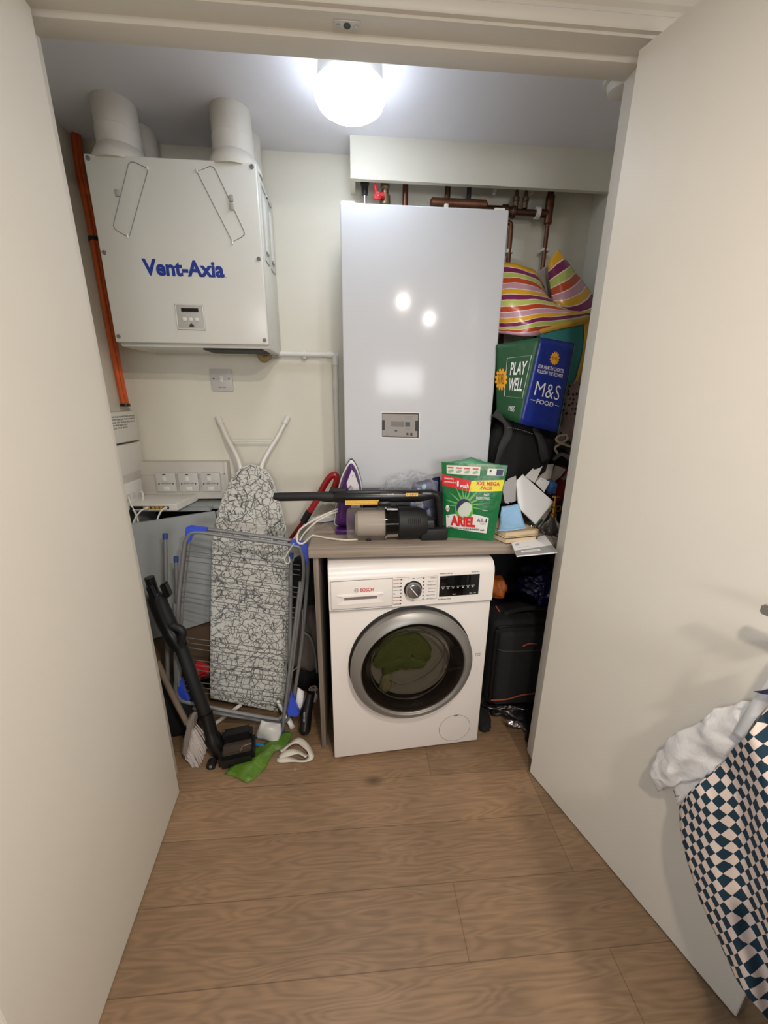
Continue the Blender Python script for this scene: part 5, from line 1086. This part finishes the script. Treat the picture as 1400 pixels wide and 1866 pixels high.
spart('lower_side', [[at(1065, 590, 1.54), at(1080, 590, 1.56), at(1092, 580, 1.60)], [at(1055, 650, 1.53), at(1070, 650, 1.55), at(1086, 640, 1.60)], [at(1045, 700, 1.52), at(1060, 700, 1.54), at(1075, 690, 1.60)]], SM2, amp=.004)
spart('lining', [[at(975, 500, 1.66), at(990, 488, 1.67), at(1002, 480, 1.66)], [at(985, 520, 1.66), at(998, 510, 1.67), at(1004, 505, 1.66)], [at(1000, 548, 1.65), at(1006, 540, 1.66), at(1010, 535, 1.65)]], mat('lining_white', (176, 170, 166), .6))
t = thing('teal_bag', 'teal bag with mustard hem under the rainbow striped bag', 'bag', at(1030, 700, 1.48))
TE = mat('teal_fabric', (36, 112, 112), .7, var=.08); MU = mat('mustard_hem', (176, 136, 40), .7)
tq = [at(985, 600, 1.45), at(1068, 585, 1.49), at(1075, 600, 1.49), at(1042, 700, 1.46), at(1050, 628, 1.46)]
part('body', lambda b: net(b, [[at(984, 604, 1.455), at(1020, 597, 1.46), at(1069, 588, 1.49)], [at(988, 640, 1.455), at(1030, 640, 1.45), at(1064, 630, 1.48)], [at(1000, 690, 1.47), at(1035, 700, 1.46), at(1050, 690, 1.475)]], 6, amp=.003), TE, t, solid=.004, smooth=1.4)
part('hem', lambda b: (net(b, [[at(983, 601, 1.45), at(1020, 590, 1.455), at(1080, 575, 1.488)], [at(985, 609, 1.448), at(1020, 600, 1.452), at(1068, 590, 1.482)]], 5), net(b, [[at(1066, 588, 1.484), at(1081, 575, 1.488)], [at(1062, 640, 1.474), at(1075, 628, 1.48)], [at(1048, 696, 1.465), at(1054, 694, 1.465)]], 4)), MU, t, solid=.003, smooth=1.4)
# green and blue paper style bag
t = thing('food_shopping_bag', 'green and blue food shopping bag tipped over on the pile', 'bag', at(960, 770, 1.42))
cA, cB, cC, cD = at(985, 614, 1.415), at(1048, 625, 1.44), at(1017, 789, 1.44), at(947, 772, 1.405)
gA, gD = at(905, 628, 1.49), at(905, 757, 1.49)
QBl = Quad(cD, cC, cB, cA, .004); QGr = Quad(gD, cD, cA, gA, .004)
def face(q): return lambda b: rect(b, q, (0, 0, 1, 1), 0, 12)
BB = mat('bag_blue', (16, 38, 124), .35, bump=.6, bscale=16); BG = mat('bag_green', (18, 74, 40), .5, bump=.6, bscale=16)
bl_ = part('blue_gusset', face(QBl), BB, t, solid=.0012); gr_ = part('green_face', face(QGr), BG, t, solid=.0012)
part('rear_face', lambda b: (rect(b, Quad(cC, cC+V((.02, .10, .01)), cB+V((.012, .10, 0)), cB), (0, 0, 1, 1), 0, 4), rect(b, Quad(cC+V((.02, .10, .01)), gD+V((0, .08, 0)), gA+V((0, .08, 0)), cB+V((.012, .10, 0))), (0, 0, 1, 1), 0, 4)), BG, t, solid=.0012)
part('seam', lambda b: (tube(b, [cB, cC], .0014, 6), tube(b, [cA, cB], .001, 6)), mat('seam_green', (60, 130, 90), .5), t)
part('bottom_face', lambda b: prism(b, [cD, cC, cC+V((.02, .10, .01)), gD+V((0, .08, 0)), gD], V((0, 0, .001))), BG, t)
LW3 = mat('print_white3', (225, 225, 228), .5)
words('M&S', QBl, (.17, .36, .83, .52), LW3, bl_, 'logo', bold=-.008, off=.0015)
words('FOOD', QBl, (.27, .275, .72, .325), LW3, bl_, bold=.01, off=.0015)
part('dash', lambda b: (rect(b, QBl, (.12, .297, .23, .303), .0015, 1), rect(b, QBl, (.77, .297, .88, .303), .0015, 1)), LW3, bl_)
words('FOR HEALTH CHOICES', QBl, (.12, .665, .82, .705), LW3, bl_, bold=.01, off=.0015); words('FOLLOW THE FLOWER', QBl, (.12, .61, .82, .65), LW3, bl_, bold=.01, off=.0015)
def flower(b, q, u, v, r, asp):
    c = b.verts.new(q.P(u, v, .0012)); vs = []
    for k in range(48):
        rr_ = r*(1-.28*abs(sin(k*pi/6)) if 0 else 1-.30*(k % 4 in (0,))-.0*k); a_ = 2*pi*k/48; vs.append(b.verts.new(q.P(u+rr_*cos(a_), v+rr_*asp*sin(a_), .0012)))
    for k in range(48): b.faces.new((c, vs[k], vs[(k+1) % 48]))
YF = mat('flower_yellow', (224, 160, 30), .5)
fl = part('yellow_flower', lambda b: flower(b, QBl, .50, .80, .13, .55), YF, bl_); words('EAT WELL', QBl, (.42, .78, .58, .82), mat('bag_print_dark', (90, 60, 20), .5), bl_, off=.0022)
part('yellow_flower', lambda b: flower(b, QGr, .16, .52, .20, .75), YF, gr_); words('EAT WELL', QGr, (.06, .46, .26, .60), mat('bag_print_dark', (90, 60, 20), .5), gr_, off=.0022)
words('PLAY', QGr, (.42, .58, .84, .74), LW3, gr_, bold=.02, off=.0015); words('WELL', QGr, (.42, .38, .84, .54), LW3, gr_, bold=.02, off=.0015)
part('print_frame', lambda b: tube(b, [QGr.P(.30, .80, .001), QGr.P(.90, .80, .001), QGr.P(.90, .30, .001), QGr.P(.30, .30, .001)], .0009, 6, True), LW3, gr_)
words('M&S', QGr, (.5, .12, .72, .19), LW3, gr_, off=.0015)
# black rucksack with straps
t = thing('black_rucksack', 'black rucksack with webbing straps below the food shopping bag', 'rucksack', (.68, 1.55, CT))
part('body', lambda b: (blob(b, (at(950, 830, 1.53).x, 1.56, 1.20), (.135, .085, .175), .10, 1.4, 31, 4)), BFAB, t, smooth=1.4)
WEB = mat('webbing', (48, 47, 48), .85)
for pts in (((901, 752, 1.47), (922, 768, 1.46), (926, 790, 1.46), (915, 815, 1.46), (905, 850, 1.47)), ((975, 778, 1.46), (985, 800, 1.45), (990, 820, 1.455), (994, 840, 1.47))):
    b = B(); ribbon(b, [at(*p_) for p_ in pts], .028, 6, V((0, 1, 0))); obj('strap', b, WEB, t, solid=.002, smooth=1.4)
part('zip', lambda b: [tube(b, [at(926+4.2*k, 779+.5*k+.06*k*k, 1.452), at(928.4+4.2*k, 779.3+.5*k+.06*k*k, 1.452)], .0018, 6) for k in range(11)], mat('zip_grey', (120, 118, 116), .5), t)
b = B(); blob(b, (at(1035, 720, 1.58).x, 1.58, 1.38), (.065, .07, .16), .12, 1.7, 37, 4); tag(obj('spotted_bag', b, dots_mat('pink_dotted', (146, 122, 118), (44, 34, 38), 55), smooth=1.4), 'dusty pink bag with dark spots by the right jamb', 'bag')
b = B(); tube(b, spline([at(1016, 826, 1.47), at(1012, 816, 1.46), at(1026, 806, 1.455), at(1034, 800, 1.46), at(1032, 793, 1.46), at(1020, 794, 1.455), at(1014, 801, 1.455), at(1024, 808, 1.45), at(1048, 816, 1.46)], 5), .0045, 8); tag(obj('cream_ribbon', b, mat('ribbon_cream', (168, 156, 132), .8)), 'loose cream ribbon hanging in front of the dark pile', 'ribbon')
t = thing('red_bag', 'dark red bag with grey rim behind the fan of envelopes', 'bag', (.86, 1.60, CT))
part('body', lambda b: blob(b, (at(1024, 885, 1.57).x, 1.60, CT+.115), (.06, .06, .11), .08, 1.4, 41, 4), mat('deep_red_fabric', (130, 14, 20), .7), t, smooth=1.4)
part('rim', lambda b: tube(b, spline([at(1008, 838, 1.53), at(1022, 828, 1.53), at(1036, 834, 1.53), at(1040, 850, 1.53), at(1034, 866, 1.52), at(1024, 874, 1.52)], 5), .008, 10), mat('grey_rubber', (110, 98, 98), .7), t)
b = B(); blob(b, (.80, 1.70, 1.42), (.17, .09, .22), .10, 1.3, 43, 4); tag(obj('dark_sack', b, mat('near_black_fabric', (26, 24, 28), .9), smooth=1.4), 'dark sack at the back of the pile against the wall', 'sack')
b = B(); blob(b, (.84, 1.72, 1.06), (.14, .08, .15), .10, 1.3, 47, 4); tag(obj('dark_sack', b, mat('near_black_fabric', (26, 24, 28), .9), smooth=1.4), 'dark sack on the worktop behind the papers', 'sack')
b = B(); p = at(1028, 915, 1.50); cyl(b, (p.x, p.y, CT), (p.x, p.y, CT+.08), .02, seg=20); lathe(b, (p.x, p.y, CT+.08), (0, 0, 1), [(0, .012), (.012, .012), (.014, .008), (.03, .008)], 16); tag(obj('dark_bottle', b, mat('bottle_dark', (30, 28, 30), .3)), 'dark bottle behind the plant mister by the jamb', 'bottle')

# ------------------------------------------------------------------ under the worktop, right of the washer
t = thing('suitcase', 'black soft suitcase with orange piping standing right of the washer', 'suitcase', (.78, 1.42, .07))
SF = mat('suitcase_fabric', (18, 18, 20), .85, bump=.25, bscale=300)
sz0, sz1 = .075, at(900, 1140, 1.36).z
part('shell', lambda b: box2(b, (.575, 1.365, sz0), (.985, 1.58, sz1+.01), bev=.035, seg=5), SF, t, smooth=1.2)
part('front_pocket', lambda b: box2(b, (.595, 1.345, sz0+.02), (.965, 1.40, sz1-.03), bev=.020, seg=4), SF, t, smooth=1.2)
part('zip', lambda b: tube(b, spline([V((.585, 1.358, sz0+.04)), V((.583, 1.358, sz1-.06)), V((.592, 1.358, sz1-.02)), V((.625, 1.358, sz1-.004)), V((.97, 1.358, sz1-.002))], 5), .0035, 8), mat('zip_dark', (14, 14, 14), .4), t)
part('upper_pocket_seam', lambda b: tube(b, spline([at(908, 1184, 1.343), at(930, 1187, 1.343), at(1000, 1184, 1.343)], 4), .0025, 8), mat('seam_sheen', (62, 60, 58), .4), t)
OP = mat('orange_piping', (150, 70, 44), .6)
part('lower_piping', lambda b: tube(b, spline([at(895, 1276, 1.343), at(925, 1274, 1.34), at(950, 1267, 1.34), at(985, 1262, 1.343)], 5), .003, 8), OP, t)
part('logo_flash', lambda b: tube(b, spline([at(953, 1178, 1.342), at(965, 1173, 1.341), at(978, 1173, 1.342)], 3), .003, 6), OP, t)
part('handle', lambda b: tube(b, spline([V((.64, 1.43, sz1+.008)), V((.70, 1.43, sz1+.028)), V((.80, 1.43, sz1+.032)), V((.88, 1.43, sz1+.008))], 5), .011, 10), SF, t)
part('handle_tab', lambda b: tube(b, [at(904, 1104, 1.40), at(911, 1115, 1.38)], .0025, 6), OP, t)
b = B(); blob(b, (.78, 1.44, .045), (.20, .11, .042), .14, 2.2, 51, 5); tag(obj('checked_bag', b, stripes('dark_check', [(22, 20, 22), (70, 66, 68), (24, 22, 24)], 9, 'X', (130, 128, 128)), smooth=1.4), 'crumpled dark checked bag squashed under the suitcase', 'bag')
b = B(); 
for k in range(5):
    c_ = at(931+9*k, 1316+3*k, 1.30); blob(b, c_, (.016, .012, .009), .3, 2.5, 53+k, 2)
tag(obj('foil_wrapper', b, mat('foil', (190, 184, 186), .2, metal=.8), smooth=.4), 'crinkled silver foil at the front of the checked bag', 'wrapper')
lump('black_shoe', atz(882, 1318, .02)+V((.0, .05, 0)), (.035, .09, .028), BFAB, 'dark shoe on the floor beside the washer right side', 'shoe', .1, 61)
b = B(); p = atz(959, 1352, 0); box2(b, (p.x, p.y, 0), (p.x+.012, p.y+.012, .055)); box2(b, (p.x, p.y, .05), (p.x+.06, p.y+.06, .058)); tag(obj('black_stand', b, BLACKM), 'thin black stand leg on the floor by the right jamb', 'stand')
lump('orange_bag', at(905, 1068, 1.46), (.035, .06, .045), mat('orange_plastic', (170, 86, 22), .5), 'orange bag sitting on the suitcase next to the washer', 'bag', .12, 63)
lump('blue_plastic_bag', at(985, 1062, 1.47)+V((.03, 0, 0)), (.115, .08, .075), mat('royal_blue_film', (5, 14, 58), .25, bump=.5, bscale=22), 'shiny dark blue plastic bag on top of the suitcase', 'bag', .22, 67, 2.2, sub=5)
b = B(); blob(b, (.76, 1.72, .55), (.2, .08, .26), .08, 1.3, 71, 4); tag(obj('dark_sack', b, mat('near_black_fabric', (26, 24, 28), .9), smooth=1.4), 'dark sack behind the suitcase beneath the worktop', 'sack')

# ------------------------------------------------------------------ apron and white bag on the right door
def dp(px, py, off): return onp(px, py, P2+n2*off, n2)
e1_ = V((0, 0, 1)); e2_ = d2
def hemuv(p):
    q = _m @ ((p-_o).dot(d2), (p-_o).z) if False else _m @ __import__('mathutils').Vector(((p-_o).dot(d2), (p-_o).z)); return (q[0]*1.18+40.2, q[1]*1.12+40.1)
_o = dp(1317, 1421, .06); _a = dp(1327, 1410.5, .06)-_o; _b = dp(1330, 1437.5, .06)-_o
_m = Matrix(((_a.dot(d2), _b.dot(d2)), (_a.z, _b.z))).inverted()
rows = [[(1236, 1467), (1275, 1425), (1320, 1385), (1365, 1335), (1405, 1285), (1450, 1240), (1520, 1200)],
        [(1240, 1505), (1290, 1480), (1345, 1450), (1395, 1420), (1450, 1390), (1520, 1350), (1580, 1310)],
        [(1252, 1560), (1300, 1560), (1350, 1560), (1410, 1540), (1470, 1510), (1540, 1480), (1610, 1450)],
        [(1268, 1620), (1315, 1630), (1365, 1640), (1430, 1640), (1500, 1620), (1570, 1600), (1640, 1580)],
        [(1292, 1680), (1335, 1700), (1385, 1720), (1450, 1730), (1530, 1720), (1600, 1710), (1670, 1700)],
        [(1322, 1742), (1360, 1765), (1405, 1790), (1480, 1810), (1560, 1820), (1640, 1820), (1700, 1810)],
        [(1342, 1782), (1375, 1830), (1430, 1880), (1510, 1900), (1590, 1910), (1670, 1920), (1740, 1910)]]
offs = [.03, .05, .022, .07, .022, .06, .03]
ctrl = [[dp(x, y, offs[j]+.022+.008*i) for j, (x, y) in enumerate(r_)] for i, r_ in enumerate(rows)]
b = B(); net(b, ctrl, 7, amp=.0035, fs=10, uvf=hemuv)
CK = checker('teal_pink_check', (18, 50, 66), (226, 206, 192), 1.0)
t = thing('apron', 'teal and pale pink checked apron hanging on the right door', 'apron', dp(1400, 1500, .03))
obj('checked_skirt', b, CK, t, solid=.0015, smooth=1.5)
b = B(); ribbon(b, [dp(1345, 1345, .055), dp(1362, 1312, .058), dp(1385, 1280, .06), dp(1410, 1250, .062), dp(1450, 1180, .06), dp(1500, 1135, .062), dp(1530, 1150, .03)], .020, 5, n2); obj('neck_tape', b, mat('white_tape', (222, 220, 218), .85), t, solid=.001, smooth=1.4)
WF = mat('white_cotton', (226, 222, 218), .9, bump=.2, bscale=80)
t = thing('white_cloth_bag', 'crumpled white cotton bag hanging behind the checked apron', 'cloth bag', dp(1280, 1400, .02))
b = B(); net(b, [[dp(1195, 1372, .02), dp(1240, 1335, .03), dp(1290, 1302, .03), dp(1335, 1280, .025), dp(1365, 1276, .02)], [dp(1190, 1392, .03), dp(1235, 1365, .05), dp(1285, 1335, .045), dp(1335, 1310, .045), dp(1372, 1296, .03)], [dp(1187, 1412, .03), dp(1220, 1400, .055), dp(1275, 1375, .045), dp(1330, 1350, .05), dp(1385, 1320, .035)], [dp(1205, 1445, .02), dp(1222, 1432, .04), dp(1262, 1420, .045), dp(1325, 1390, .045), dp(1400, 1350, .035)]], 8, amp=.010, fs=18); obj('gathered_sleeve', b, WF, t, solid=.002, smooth=1.5)
b = B(); net(b, [[dp(1290, 1345, .034), dp(1335, 1310, .036), dp(1375, 1290, .034), dp(1425, 1270, .034)], [dp(1245, 1390, .036), dp(1300, 1365, .036), dp(1360, 1335, .036), dp(1420, 1300, .034)], [dp(1228, 1430, .034), dp(1270, 1420, .036), dp(1340, 1380, .036), dp(1410, 1330, .034)], [dp(1236, 1468, .032), dp(1275, 1440, .034), dp(1330, 1400, .034), dp(1400, 1350, .034)]], 6, amp=.003, fs=12); obj('flat_panel', b, WF, t, solid=.002, smooth=1.5)
part('label_loop', lambda b: tube(b, [dp(1228, 1440, .056), dp(1232, 1452, .056), dp(1238, 1450, .056)], .0008, 6), DGREY, t)
b = B(); prism(b, [dp(1376, 1259, .07), dp(1390, 1258, .07), dp(1420, 1250, .07), dp(1420, 1266, .07), dp(1392, 1264, .07)], n2*.004); tag(obj('navy_tag', b, mat('navy_tag', (36, 34, 70), .5)), 'small dark navy tag tip above the white cloth bag', 'tag')
